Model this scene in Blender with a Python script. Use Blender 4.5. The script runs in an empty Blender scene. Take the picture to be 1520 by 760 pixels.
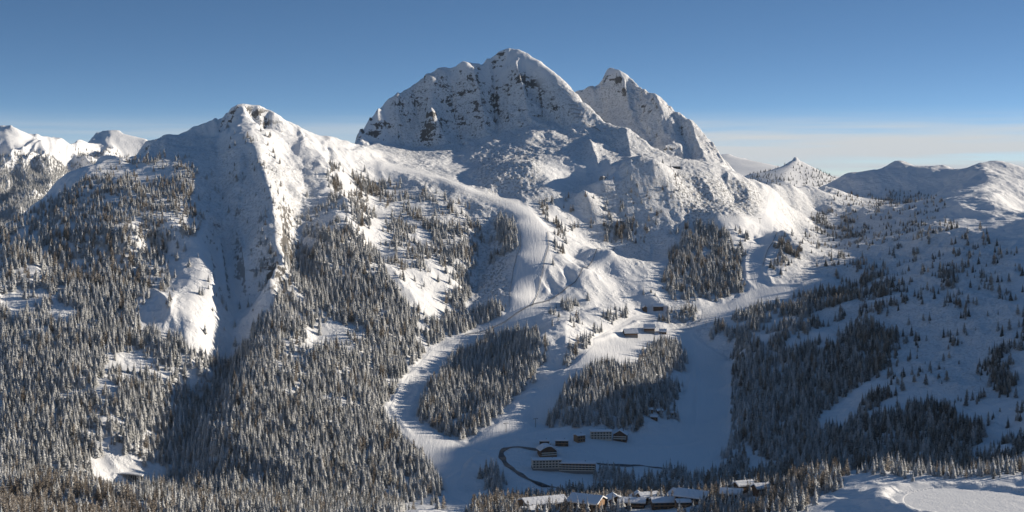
import bpy, math, random, os
import numpy as np
QUICK = os.environ.get('QUICK', '')          # development switch: terrain only
rng = np.random.default_rng(7)
random.seed(7)
sc = bpy.context.scene
R = math.radians

# ---------------------------------------------------------------- camera, sky, sun, exposure
F, HY = 2200.0, 270.0                        # focal length and horizon row of the 1520 px wide photograph
cam_d = bpy.data.cameras.new('camera'); cam = bpy.data.objects.new('camera', cam_d)
sc.collection.objects.link(cam); sc.camera = cam
cam_d.sensor_width = 36.0; cam_d.lens = 36.0 * F / 1520.0
cam_d.shift_y = -(380.0 - HY) / 1520.0
cam_d.clip_start = 1.0; cam_d.clip_end = 200000.0
cam.location = (0, 0, 0); cam.rotation_euler = (R(90), 0, 0)

SUN_EL, SUN_AZ = 15.2, -20.0                  # elevation; azimuth = degrees behind the +X axis (towards -Y)
ce = math.cos(R(SUN_EL))
SUN = (ce * math.cos(R(SUN_AZ)), -ce * math.sin(R(SUN_AZ)), math.sin(R(SUN_EL)))
sd = bpy.data.lights.new('sun', 'SUN'); so = bpy.data.objects.new('sun', sd); sc.collection.objects.link(so)
sd.energy = 5.0; sd.angle = R(0.55); sd.color = (1.0, 0.90, 0.76)
from mathutils import Vector
so.rotation_euler = Vector(SUN).to_track_quat('Z', 'Y').to_euler()

world = bpy.data.worlds.new('World'); sc.world = world; world.use_nodes = True
wn, wl = world.node_tree.nodes, world.node_tree.links
wn.clear()
def wnode(t, **kw):
    n = wn.new(t)
    for k, v in kw.items(): setattr(n, k, v)
    return n
wout = wnode('ShaderNodeOutputWorld'); bg = wnode('ShaderNodeBackground'); bg.inputs['Strength'].default_value = 0.084
sky = wnode('ShaderNodeTexSky', sky_type='NISHITA', sun_disc=False, altitude=2000.0, air_density=1.0, dust_density=0.3, ozone_density=1.6)
sky.sun_elevation = R(SUN_EL); sky.sun_rotation = math.atan2(SUN[0], SUN[1])
tc = wnode('ShaderNodeTexCoord'); sep = wnode('ShaderNodeSeparateXYZ'); comb = wnode('ShaderNodeCombineXYZ')
mz = wnode('ShaderNodeMath', operation='MULTIPLY_ADD'); mz.inputs[1].default_value = 3.9; mz.inputs[2].default_value = 0.02
nrm = wnode('ShaderNodeVectorMath', operation='NORMALIZE')
wl.new(tc.outputs['Generated'], sep.inputs[0]); wl.new(sep.outputs[0], comb.inputs[0]); wl.new(sep.outputs[1], comb.inputs[1])
wl.new(sep.outputs[2], mz.inputs[0]); wl.new(mz.outputs[0], comb.inputs[2]); wl.new(comb.outputs[0], nrm.inputs[0]); wl.new(nrm.outputs[0], sky.inputs['Vector'])
# thin cloud bank low over the horizon
mp = wnode('ShaderNodeMapping'); mp.inputs['Scale'].default_value = (2.6, 2.6, 70.0)
cn = wnode('ShaderNodeTexNoise'); cn.inputs['Scale'].default_value = 1.7; cn.inputs['Detail'].default_value = 7.0; cn.inputs['Roughness'].default_value = 0.55
wl.new(tc.outputs['Generated'], mp.inputs[0]); wl.new(mp.outputs[0], cn.inputs['Vector'])
band = wnode('ShaderNodeMapRange', interpolation_type='SMOOTHSTEP')      # height above the horizon -> bank
band.inputs['From Min'].default_value = 0.051; band.inputs['From Max'].default_value = 0.028
wl.new(sep.outputs[2], band.inputs['Value'])
sidex = wnode('ShaderNodeMapRange', interpolation_type='SMOOTHSTEP'); sidex.inputs['From Min'].default_value = -0.12; sidex.inputs['From Max'].default_value = 0.12
sidex.inputs['To Min'].default_value = 0.5; sidex.inputs['To Max'].default_value = 1.0
wl.new(sep.outputs[0], sidex.inputs['Value'])
add1 = wnode('ShaderNodeMath', operation='MULTIPLY_ADD'); add1.inputs[1].default_value = 3.0; add1.inputs[2].default_value = -0.80
wl.new(cn.outputs['Fac'], add1.inputs[0])
m1 = wnode('ShaderNodeMath', operation='MULTIPLY'); m1.use_clamp = True; wl.new(add1.outputs[0], m1.inputs[0]); wl.new(band.outputs[0], m1.inputs[1])
m2 = wnode('ShaderNodeMath', operation='MULTIPLY'); m2.use_clamp = True; wl.new(m1.outputs[0], m2.inputs[0]); wl.new(sidex.outputs[0], m2.inputs[1])
hs = wnode('ShaderNodeHueSaturation'); hs.inputs['Saturation'].default_value = 1.15; hs.inputs['Value'].default_value = 1.28
cmix = wnode('ShaderNodeMix', data_type='RGBA'); cmix.inputs['B'].default_value = (5.6, 5.9, 6.1, 1)
wl.new(m2.outputs[0], cmix.inputs['Factor']); wl.new(sky.outputs[0], hs.inputs['Color']); wl.new(hs.outputs[0], cmix.inputs['A'])
wl.new(cmix.outputs['Result'], bg.inputs['Color']); wl.new(bg.outputs[0], wout.inputs['Surface'])

sc.view_settings.view_transform = 'Standard'; sc.view_settings.look = 'None'
sc.view_settings.exposure = 0.42; sc.view_settings.gamma = 1.0
sc.cycles.max_bounces = 5; sc.cycles.diffuse_bounces = 2; sc.cycles.volume_bounces = 0

# ---------------------------------------------------------------- noise
_perm = rng.permutation(512).astype(np.int32)
_ang = rng.random(512) * 2 * np.pi
_gx, _gy = np.cos(_ang), np.sin(_ang)
def perlin(x, y):
    xi = np.floor(x).astype(np.int64); yi = np.floor(y).astype(np.int64)
    fx, fy = x - xi, y - yi
    def g(ix, iy, dx, dy):
        h = _perm[(_perm[ix & 511] + iy) & 511]
        return _gx[h] * dx + _gy[h] * dy
    u = fx * fx * fx * (fx * (fx * 6 - 15) + 10); v = fy * fy * fy * (fy * (fy * 6 - 15) + 10)
    a = g(xi, yi, fx, fy); b = g(xi + 1, yi, fx - 1, fy); c = g(xi, yi + 1, fx, fy - 1); d = g(xi + 1, yi + 1, fx - 1, fy - 1)
    return (a + u * (b - a) + v * (c - a + u * (a - b - c + d))) * 1.5
def fbm(x, y, o=4, gain=.5):
    s, a = 0, 1.0
    for i in range(o):
        s = s + a * perlin(x * 2**i + 17.3 * i, y * 2**i - 9.1 * i); a *= gain
    return s
def ridged(x, y, o=4, gain=.5):
    s, a, w = 0, 1.0, 1.0
    for i in range(o):
        n = 1 - np.abs(perlin(x * 2**i + 31.7 * i, y * 2**i + 5.3 * i)); n = n * n * w
        s = s + a * n; w = np.clip(n * 1.6, 0, 1); a *= gain
    return s
def sstep(a, b, x):
    t = np.clip((x - a) / (b - a), 0, 1); return t * t * (3 - 2 * t)

# ---------------------------------------------------------------- terrain: surveyed lines
# every entry: (bearing column, elevation row, distance in m) of a point on the ground
SHIFT = [(835,440,70,24,60), (800,555,38,30,30)]         # corrections to the surveyed distances: column, row, spreads, metres
def W(px, py, D):
    for a, b_, sa, sb, dD in SHIFT: D = D + dD * math.exp(-((px - a) / sa)**2 - ((py - b_) / sb)**2)
    return ((px - 760.0) / F * D, float(D), (HY - py) / F * D)
PTS = []
def pt(*a):
    for p in a: PTS.append(W(*p))
def line(pts, step=45.0):
    w = [W(*p) for p in pts]
    for a, b in zip(w[:-1], w[1:]):
        L = math.dist(a, b); n = max(1, int(L / step))
        for i in range(n): PTS.append(tuple(a[k] + (b[k] - a[k]) * i / n for k in range(3)))
    PTS.append(w[-1])
def ridge(pts, back=(120, 60), back2=None, step=45.0):
    line(pts, step)
    for d, h in ((back,) if back2 is None else (back, back2)):
        for p in pts[::2]:
            x, y, z = W(*p); k = (y + d) / y
            PTS.append((x * k, y + d, z - h))
# Gartnerkofel-like main massif
ridge([(527,206,3480),(531,190,3500),(545,172,3530),(560,158,3560),(580,146,3590),(600,132,3630),(628,112,3670),(650,101,3690),(664,102,3690),(686,90,3710),(694,93,3710),
       (722,80,3750),(738,71,3770),(748,69,3770),(757,68,3780),(770,72,3780),(790,84,3765),(812,97,3740),(830,112,3710),(845,125,3690),(863,145,3640),(892,176,3560)], (130,110), (320,230), 35)
line([(757,72,3772),(775,86,3730),(797,105,3695),(815,121,3665),(828,137,3630),(840,154,3595),(850,172,3555),(868,191,3500),(893,199,3455)], 35)
line([(892,176,3560),(916,186,3500),(947,199,3440),(971,226,3380),(995,244,3330),(1003,249,3320)], 35)
for p in [(880,190,3640),(925,215,3590),(960,235,3540),(990,250,3490)]: pt(p)
line([(524,211,3460),(553,207,3510),(600,211,3520),(632,213,3520),(679,213,3520),(724,197,3550),(763,190,3560),(800,188,3540),(835,182,3540)], 40)
line([(560,220,3440),(632,224,3430),(690,224,3430),(730,210,3450),(790,200,3450)])
line([(650,104,3680),(655,150,3620),(668,185,3570),(690,206,3520)])
line([(757,74,3768),(765,110,3700),(778,150,3630),(790,178,3570)])
pt((590,165,3585),(615,150,3620),(610,185,3560),(700,140,3645),(720,150,3630),(710,180,3580),(740,150,3640),(640,170,3540))
pt((787,128,3680),(800,140,3650),(812,155,3615),(822,172,3580),(780,155,3620),(795,175,3590))
line([(870,160,3620),(885,185,3540),(891,195,3480)]); line([(891,195,3480),(866,205,3440),(826,213,3410),(800,219,3390),(770,222,3370)], 40)
# second peak
ridge([(854,134,3860),(871,130,3880),(887,122,3900),(896,110,3910),(904,103,3915),(913,106,3910),(932,114,3880),(947,124,3850),(968,139,3810),(982,144,3780),(995,152,3750),(1011,170,3710),
       (1024,184,3680),(1034,188,3660),(1050,202,3620),(1063,223,3580),(1079,242,3540),(1092,255,3500)], (150,120), (320,230), 35)
pt((880,150,3845),(900,150,3850),(920,160,3810),(900,175,3780),(940,180,3710),(955,150,3790),(975,180,3670),(985,215,3530),(1000,200,3610),(1010,235,3440),(1030,215,3560),(1040,240,3460),(1060,248,3450))
line([(1003,249,3320),(1040,254,3320),(1088,260,3350),(1112,268,3390),(1146,277,3460)], 40)
# basin and saddle
pt((560,226,3330),(600,228,3370),(650,240,3290),(700,240,3310),(600,246,3200),(640,257,3150),(690,263,3170),(740,225,3360),(720,245,3260),(735,240,3250))
line([(665,266,3130),(705,281,3060),(745,292,3080)]); pt((760,240,3210),(790,245,3190),(740,262,3130),(800,260,3150),(770,285,3090))
pt((830,235,3290),(850,225,3340),(840,270,3190),(850,300,3080),(820,295,3070),(870,230,3330),(887,255,3250),(905,230,3330),(925,225,3370),(890,275,3180),(870,290,3120))
# left summit
ridge([(214,210,2900),(233,206,2910),(251,200,2930),(269,198,2950),(293,186,2970),(312,177,2990),(327,168,3000),(338,162,3000),(348,156,3000),(364,158,3000),(388,162,3010),(406,165,3030),(419,173,3050),
       (433,181,3070),(464,195,3110),(480,199,3130),(500,204,3160),(523,209,3200)], (140,60), (350,190), 40)
line([(523,209,3200),(545,228,3150),(565,245,3100),(600,257,3080),(626,259,3080),(665,267,3050),(686,276,3030),(723,292,3010),(760,301,3000)], 40)
pt((575,240,3200),(540,216,3290),(535,214,3330))
ridge([(204,222,2880),(193,238,2870),(175,250,2900)], (150,60))
ridge([(133,247,2850),(107,257,2800),(88,271,2770),(73,281,2740),(59,297,2690),(40,314,2640),(24,326,2600),(0,340,2550),(-60,370,2450),(-200,420,2300)], (120,70), (400,230))
ridge([(145,236,3020),(160,231,3020),(180,236,3020)], (150,70)); pt((170,246,2960))
pt((230,235,2790),(260,225,2830),(200,255,2720),(240,250,2730),(275,218,2880),(310,200,2950),(340,185,2950),(330,195,2930))
pt((160,280,2620),(110,300,2590),(200,290,2590),(250,280,2640),(150,330,2480),(90,350,2450),(50,390,2350),(200,340,2460),(250,330,2510),(0,420,2280),(100,400,2380),(180,400,2400),(230,380,2470))
line([(285,222,2850),(290,232,2800),(294,260,2705),(297,300,2610),(302,340,2530),(310,380,2450),(318,420,2390),(316,445,2345),(300,475,2265),(290,520,2170)], 20)
line([(322,203,2910),(325,229,2820),(326,260,2735),(330,300,2650),(332,340,2580),(338,390,2500),(345,430,2440),(348,470,2370),(335,520,2280),(320,570,2150),(290,620,2030),(255,665,1930),(210,700,1880)], 20)
line([(365,175,2940),(372,200,2840),(385,232,2745),(398,262,2660),(410,295,2580),(420,335,2510),(412,375,2440),(398,410,2385)], 22)
line([(340,190,2900),(345,215,2810),(352,245,2740),(362,285,2640),(372,330,2560)])
line([(392,186,3000),(425,205,2950),(447,228,2890),(452,262,2800),(446,300,2700),(440,350,2590),(430,400,2480),(390,440,2400)], 22)
line([(433,183,3060),(455,203,3020),(470,220,2970),(486,240,2905),(492,276,2800),(515,300,2735),(520,330,2655),(490,355,2585),(470,380,2530),(440,415,2455),(420,445,2390),(400,480,2315),(378,530,2215),(340,590,2075)])
pt((240,420,2360),(200,440,2300),(215,430,2330),(150,450,2260),(60,450,2220),(0,480,2150),(120,500,2150),(240,480,2230),(200,520,2150),(40,540,2060),(140,570,2030),(220,580,2040),(0,600,1960),(90,620,1940),(200,640,1920),(0,670,1830),(100,680,1840))
pt((560,280,3000),(600,290,2960),(640,290,2980),(690,300,2980),(550,320,2840),(600,330,2830),(650,340,2830),(700,340,2870),(560,380,2660),(610,390,2650),(660,400,2680),(690,380,2760))
pt((530,420,2520),(580,430,2520),(620,440,2540),(650,455,2560),(560,480,2420),(500,460,2440),(470,500,2340),(520,520,2300),(600,500,2430),(450,560,2180),(540,580,2200),(400,600,2080),(480,630,2050),(570,650,2060),(350,660,1940),(440,690,1910),(540,700,1930),(610,700,1960),(300,700,1890))
line([(735,310,2960),(730,350,2870),(718,390,2780),(708,425,2690),(695,455,2610),(680,480,2560),(640,505,2480)])
pt((750,330,2920),(760,360,2830),(755,400,2730),(745,430,2660),(670,440,2610),(660,470,2550))
# pistes
line([(760,301,3000),(785,320,2940),(795,350,2850),(790,390,2740),(780,430,2640),(770,455,2590),(735,480,2560),(690,495,2520),(645,520,2440),(610,550,2340),(590,590,2220),(590,620,2150),(630,650,2080),(690,680,2010)])
pt((765,330,2900),(770,380,2760),(762,440,2610),(822,355,2850),(812,400,2720),(800,440,2620))
pt((835,345,2930),(850,380,2840),(838,400,2740),(850,420,2690),(870,400,2750),(905,370,2860),(860,415,2700),(815,447,2600),(900,405,2800),(940,412,2790),(890,440,2670),(960,440,2740))
# wooded dome
line([(870,285,3080),(892,258,3130),(926,240,3170),(955,236,3180),(974,242,3180),(1000,254,3220)])
pt((868,320,3060),(900,300,3105),(940,290,3125),(980,290,3140),(870,355,3010),(910,350,3045),(960,345,3060),(1000,330,3090),(920,385,2985),(970,385,2990))
pt((1010,270,3230),(1040,280,3250),(1070,280,3270),(1100,285,3320),(1040,305,3170),(1060,320,3100),(1085,308,3150),(1100,322,3120),(1120,300,3270))
line([(1146,277,3460),(1150,290,3420),(1140,305,3340),(1138,325,3220),(1130,350,3110),(1112,380,2980),(1105,400,2910),(1118,425,2840),(1120,440,2800),(1070,455,2750),(1010,462,2710),(980,480,2640),(955,492,2600),(915,497,2560)])
pt((1040,335,3080),(1080,345,3050),(1020,360,3000),(1080,385,2950),(1040,400,2880),(985,395,2870),(1000,430,2790),(1050,435,2800),(1095,430,2820),(960,420,2790))
pt((1160,343,3090),(1185,352,3080),(1150,370,3000),(1175,375,3000),(1200,385,3000),(1215,372,3060),(1160,400,2900),(1190,410,2890),(1240,397,2920),(1215,415,2860),(1243,412,2870),(1180,430,2830),(1170,440,2790))
# plateau, lodge spur and lower pistes
pt((880,465,2610),(920,455,2670),(860,480,2530),(820,480,2490),(840,500,2430),(900,480,2570),(800,500,2420),(960,462,2720))
line([(915,497,2560),(880,512,2450),(850,545,2330),(810,575,2250),(770,605,2180),(730,635,2120),(690,660,2075)])
pt((940,515,2490),(970,515,2520),(1000,505,2580),(900,550,2330),(930,580,2260),(860,600,2190),(800,630,2170),(840,640,2130),(900,640,2150),(970,600,2240),(980,560,2380),(820,545,2350),(790,560,2290),(760,520,2480),(730,560,2340),(690,540,2410),(660,580,2260),(640,615,2170),(700,610,2210),(690,645,2110),(770,580,2300))
line([(1010,490,2640),(1035,510,2600),(1060,525,2570),(1080,535,2550),(1082,560,2460),(1075,600,2320),(1065,640,2200),(1080,670,2110)])
pt((1030,540,2520),(1020,580,2380),(1020,620,2260),(1000,650,2170),(950,655,2120),(890,655,2100),(830,655,2090),(770,655,2090),(960,625,2180),(1010,680,2080),(930,680,2040),(860,672,2040))
pt((790,688,1990),(840,697,1970),(890,692,1990),(960,698,1980),(1020,702,1980),(1080,695,2030),(740,670,2040),(720,700,1950),(760,700,1940),(690,715,1910),(740,730,1870),(680,742,1850),(800,715,1900),(870,730,1860),(950,722,1880),(1040,715,1900),(1120,700,1960),(620,730,1880),(550,735,1860),(420,730,1850),(300,725,1840),(180,706,1870),(100,715,1800),(0,710,1760))
# right-hand side
ridge([(1238,266,4250),(1254,258,4250),(1278,255,4250),(1306,251,4250),(1331,239,4250),(1345,243,4250),(1363,251,4230),(1377,249,4200),(1404,246,4180),(1412,252,4170),(1440,249,4130),(1456,241,4100),
       (1476,237,4120),(1491,239,4140),(1520,250,4150),(1600,262,4150),(1700,280,4200)], (170,80), (420,220), 60)
line([(1456,241,4100),(1463,262,3800),(1472,285,3520),(1480,303,3350),(1468,318,3270),(1440,332,3200)], 50)
pt((1500,272,3950),(1520,298,3650),(1502,316,3420),(1560,340,3500),(1600,290,3900),(1510,328,3200))
pt((1148,271,3620),(1175,271,3660),(1199,274,3720),(1225,275,3900),(1168,300,3590),(1185,343,3400),(1208,308,3640),(1230,342,3500),(1300,328,3500),(1250,300,4000),(1300,298,4020),(1350,290,4020),(1400,280,4020),(1440,268,3950),(1300,310,3780),(1400,292,3780),(1400,303,3500),(1350,316,3500),(1435,293,3500),(1300,354,3230),(1230,372,3230),(1350,342,3230),(1400,328,3230),(1440,314,3320),(1185,350,3300))
line([(1600,310,2880),(1560,322,2900),(1520,334,2920),(1476,338,2960),(1424,343,3000),(1397,348,3010),(1375,365,2970),(1345,390,2900),(1300,404,2880)], 50)
line([(1600,340,2740),(1560,355,2750),(1480,375,2760),(1425,386,2760),(1393,394,2750),(1337,413,2740),(1294,429,2700),(1265,440,2700)], 50)
pt((1240,412,2900),(1270,405,2900),(1250,425,2820),(1310,415,2800))
for D, row in [(2600,[(1060,500),(1100,488),(1200,472),(1300,452),(1400,424),(1520,388),(1600,365)]),(2400,[(1090,560),(1140,552),(1200,538),(1300,512),(1400,485),(1520,452),(1600,430)]),
               (2200,[(1105,612),(1150,612),(1200,605),(1300,580),(1400,553),(1520,520),(1600,495)]),(2020,[(1125,682),(1200,675),(1300,648),(1400,622),(1520,590),(1600,565)]),(1850,[(1330,700),(1420,672),(1520,648),(1600,620)])]:
    for p in row: pt((p[0], p[1], D))
pt((1100,520,2510),(1120,650,2120),(1200,695,1950),(1260,690,1930),(1260,725,1800))
# foreground shoulder the village and the reservoir stand on
FG = [(-150,690,1500),(0,706,1450),(80,716,1440),(150,731,1410),(220,750,1400),(300,760,1410),(400,762,1420),(500,762,1420),(600,757,1410),(660,757,1400),(720,768,1400),(800,758,1410),(900,752,1410),
      (1000,746,1410),(1080,736,1400),(1150,724,1360),(1210,712,1300),(1260,706,1285),(1300,698,1310),(1330,700,1300),(1400,702,1290),(1450,698,1290),(1520,682,1290),(1650,650,1290)]
line(FG, 50)
for p in FG[::2]:
    x, y, z = W(*p); PTS.append((x * 1.13, y * 1.13, -355)) if 250 < p[0] < 1300 else PTS.append((x * 1.13, y * 1.13, z - 60))
pt((0,745,1360),(100,770,1330),(300,800,1300),(500,800,1300),(700,800,1290),(900,795,1290),(1000,780,1290),(1100,765,1280),(1180,755,1190),(1240,750,1160),(1290,735,1180),(1250,728,1230),(1310,712,1250),(1340,722,1230))
for x, y, z in [(350,1190,-243),(300,1170,-245),(420,1180,-240),(470,1130,-236),(350,1060,-246),(600,1150,-215),(250,1050,-255),(0,1050,-272),(-300,1100,-262),(-450,1200,-262),(0,600,-190),(300,600,-175),(-300,600,-190),
                (0,250,-95),(0,60,-25),(150,100,-35),(-150,100,-35),(0,0,-6),(500,300,-60),(-500,300,-80),(900,600,-100),(-900,700,-150)]: PTS.append((x, y, z))
# outside the frame: the hill to the right that shades the valley, the one to the left
for x, y, z in [(850,1500,-200),(1000,1700,-170),(1200,1650,-140),(1400,1700,-100),(1100,2100,-95),(1300,2200,2),(1150,2500,-8),(1400,2600,30),(1700,2700,30),(1900,2200,50),(1350,3000,-70),(1700,3100,-10),(1800,3600,90),(2600,2500,250),(2400,4000,200),(1600,4200,60),
                (-1500,2000,-150),(-1300,1500,-230),(-1800,3000,-100),(-1200,1100,-240),(-2500,2000,0),(-2600,4000,100)]: PTS.append((x, y, z))
# beyond
for x, y, z in [(-1500,4300,-250),(-700,4500,-200),(0,4700,-150),(700,4700,-150),(1500,5200,-200),(-2600,6200,-200),(-300,7000,-200),(1500,7500,-200),(3000,6500,0),(-1200,6200,-220),(400,9500,-200),(-4000,9000,-200),(4000,10000,-300),
                (0,15000,-500),(-6000,16000,-500),(6000,17000,-500),(0,32000,-800),(-14000,30000,-800),(14000,30000,-800)]: PTS.append((x, y, z))
ridge([(-120,195,6400),(-60,182,6450),(-20,188,6450),(0,186,6450),(9,187,6450),(17,184,6450),(31,191,6480),(43,196,6550),(57,201,6650),(79,205,6900),(88,212,7000)], (400,180), (900,380), 120)
line([(17,193,6450),(20,230,6000),(25,280,5500)]); line([(57,208,6650),(85,240,6200),(115,275,5800)]); line([(-10,230,6000),(-5,290,5300)]); line([(40,250,5850),(55,300,5350)])
pt((0,330,5000),(60,310,5100),(100,290,5500),(75,270,5700),(-80,300,5300),(130,290,5600))
ridge([(88,217,7000),(102,214,7300),(116,214,7500),(125,216,7700)], (400,100)); pt((110,240,6600),(125,250,6400))
ridge([(121,218,7900),(133,205,8000),(145,194,8050),(166,194,8100),(178,193,8100),(190,197,8100),(204,202,8100),(240,225,8100),(300,250,8100)], (500,220), (1000,400), 150)
line([(145,201,8050),(155,225,7500),(160,250,7000)]); pt((130,235,7300),(180,230,7500),(200,245,7300))
ridge([(1100,275,5500),(1120,261,5500),(1152,249,5500),(1164,240,5500),(1172,234,5500),(1181,232,5500),(1189,234,5500),(1198,240,5500),(1211,249,5500),(1237,267,5500),(1260,280,5500)], (300,150), (700,300), 60)
line([(1179,232,5500),(1172,250,5250),(1165,268,5000)]); pt((1195,262,5150),(1220,275,5100),(1140,272,5000),(1180,285,4700),(1130,285,4800))
ridge([(1040,235,12500),(1070,230,12500),(1085,229,12500),(1095,236,12500),(1105,234,12500),(1115,240,12500),(1130,246,12500),(1150,250,12500),(1175,258,12500),(1300,275,12500)], (900,250), (2000,450), 250)
pt((1100,262,11000),(1130,266,11000),(1060,262,11000))

P = np.array(PTS, float)
# drop near-duplicates
keep = []; cell = {}
for i, p in enumerate(P):
    k = (round(p[0] / 16), round(p[1] / 16))
    if k in cell: continue
    cell[k] = i; keep.append(i)
P = P[keep]
C0 = 8.0
def _phi(x, y):
    return np.sqrt((x[:, None] - P[None, :, 0])**2 + (y[:, None] - P[None, :, 1])**2 + C0 * C0)
A = -_phi(P[:, 0], P[:, 1]); n = len(P)
A[np.arange(n), np.arange(n)] += 1.5
M = np.zeros((n + 1, n + 1)); M[:n, :n] = A; M[:n, n] = 1; M[n, :n] = 1
sol = np.linalg.solve(M, np.append(P[:, 2], 0)); wgt, c1 = sol[:n], sol[n]
def base_h(x, y):
    out = np.empty(x.size); xf, yf = x.ravel(), y.ravel()
    for s in range(0, x.size, 20000):
        out[s:s + 20000] = -_phi(xf[s:s + 20000], yf[s:s + 20000]) @ wgt + c1
    return out.reshape(x.shape)

tt = np.concatenate([-np.geomspace(2.6, 0.40, 70)[:-1], np.linspace(-0.40, 0.40, 1180), np.geomspace(0.40, 2.6, 90)[1:]])
NS = int(os.environ.get('NS', '1'))
yy = np.concatenate([np.linspace(-60, 950, 70)[:-1], np.arange(950, 1500, 2.6), np.arange(1500, 4300, 2.8), np.geomspace(4300, 9000, 460)[:-1], np.geomspace(9000, 13500, 120)[:-1], np.geomspace(13500, 38000, 24)])
if NS > 1: tt = tt[::NS]; yy = yy[::NS]
def widen(y): return np.maximum(y, 300.0)            # near the camera the sheet stays 300 m x t wide
GY, GT = np.meshgrid(yy, tt, indexing='ij')
GX = GT * widen(GY)
# coarse evaluation, then Catmull-Rom upsampling
def cr_axis(a, src, dst, axis):
    a = np.moveaxis(a, axis, 0)
    i = np.clip(np.searchsorted(src, dst, side='right') - 1, 0, len(src) - 2)
    u = ((dst - src[i]) / (src[i + 1] - src[i]))
    sh = (-1,) + (1,) * (a.ndim - 1); u = u.reshape(sh)
    p0, p1, p2, p3 = a[np.maximum(i - 1, 0)], a[i], a[i + 1], a[np.minimum(i + 2, len(src) - 1)]
    r = 0.5 * ((2 * p1) + (-p0 + p2) * u + (2 * p0 - 5 * p1 + 4 * p2 - p3) * u**2 + (-p0 + 3 * p1 - 3 * p2 + p3) * u**3)
    return np.moveaxis(r, 0, axis)
ks = np.arange(len(yy)); kt = np.arange(len(tt))
cs = np.unique(np.concatenate([ks[::4], ks[yy > 4300][::2], ks[-1:]])); ct = np.unique(np.append(kt[::5], kt[-1]))
Hc = base_h(GX[np.ix_(cs, ct)], GY[np.ix_(cs, ct)])
H = cr_axis(cr_axis(Hc, cs.astype(float), ks.astype(float), 0), ct.astype(float), kt.astype(float), 1)
H0 = H.copy()
def grads(Hh):
    hy_t = np.gradient(Hh, yy, axis=0); dt = np.gradient(Hh, tt, axis=1)
    wy = widen(GY); dx = dt / wy
    dy = hy_t - dx * GT * (GY > 300)
    return dx, dy
def project(x, y, z): return 760 + F * x / y, HY - F * z / y

# ---------------------------------------------------------------- masks painted in bearing/elevation, read back by ground position
IMW, IMH = 1520, 820
_py, _px = np.mgrid[0:IMH, 0:IMW]
def polymask(poly):
    x = _px + .5; y = _py + .5; m = np.zeros(x.shape, bool); n = len(poly)
    for i in range(n):
        x1, y1 = poly[i]; x2, y2 = poly[(i + 1) % n]
        if y1 == y2: continue
        c = ((y1 > y) != (y2 > y)) & (x < (x2 - x1) * (y - y1) / (y2 - y1) + x1); m ^= c
    return m
def blur(a, r):
    for ax in (0, 1):
        for _ in range(2):
            k = 2 * r + 1; p = np.pad(a, [(r + 1, r) if i == ax else (0, 0) for i in range(2)], mode='edge')
            cs_ = np.cumsum(p, axis=ax)
            a = (np.take(cs_, range(k, cs_.shape[ax]), axis=ax) - np.take(cs_, range(0, cs_.shape[ax] - k), axis=ax)) / k
    return a
def look(mask, px, py):
    ok = (px >= 0) & (px < IMW - 1) & (py >= 0) & (py < IMH - 1)
    ix = np.clip(px, 0, IMW - 1).astype(int); iy = np.clip(py, 0, IMH - 1).astype(int)
    return np.where(ok, mask[iy, ix], 0)
PX, PYb = project(GX, np.maximum(GY, 1), H0)

# pistes: (polyline, width in px at each vertex)
def strip(poly, m, val=1.0):
    for (x1, y1, w1), (x2, y2, w2) in zip(poly[:-1], poly[1:]):
        dx, dy = x2 - x1, y2 - y1; L2 = dx * dx + dy * dy + 1e-9
        t = np.clip(((_px - x1) * dx + (_py - y1) * dy) / L2, 0, 1)
        d = np.hypot(_px - x1 - t * dx, _py - y1 - t * dy); w = w1 + (w2 - w1) * t
        m[d < w] = val
piste = np.zeros((IMH, IMW))
strip([(740,490,6),(815,452,7),(862,410,7),(906,374,6)], piste); strip([(880,505,4),(905,492,5),(940,472,5),(985,462,5)], piste)
strip([(565,244,5),(640,262,4),(723,292,6),(762,303,13)], piste)
for q in [[(750,298),(790,308),(820,345),(822,370),(812,405),(800,440),(780,470),(755,455),(757,430),(768,390),(770,345)],
          [(755,455),(800,445),(830,440),(780,480),(700,500),(650,530),(612,555),(600,590),(625,630),(690,660),(760,610),(830,560),(890,500),(960,475),(1010,462),(1080,448),(1110,430),(1100,395),(1120,355),(1130,325),(1135,300),(1140,280),(1160,285),(1150,320),(1150,345),(1135,380),(1130,410),(1140,425),(1240,408),(1240,416),(1150,445),(1060,480),(1030,495),(1060,520),(1085,535),(1085,600),(1080,660),(1040,690),(900,685),(880,665),(760,650),(720,665),(690,690),(680,730),(760,745),(690,748),(660,735),(640,690),(600,650),(568,612),(600,560),(640,515),(700,490),(745,470)]]:
    piste[polymask(q)] = 1
for q in [[(808,637),(840,575),(862,552),(898,537),(940,545),(970,508),(1000,500),(1024,530),(1020,560),(1010,600),(1005,640),(950,645),(880,636)],[(960,482),(1000,462),(1040,461),(1036,478),(1000,488)],[(985,455),(1060,440),(1100,440),(1000,450)]]: piste[polymask(q)] = 0
piste[polymask([(1060,318),(1140,318),(1130,335),(1060,330)])] = 1
piste = blur(piste, 2)
scrub = np.zeros((IMH, IMW))
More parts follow.
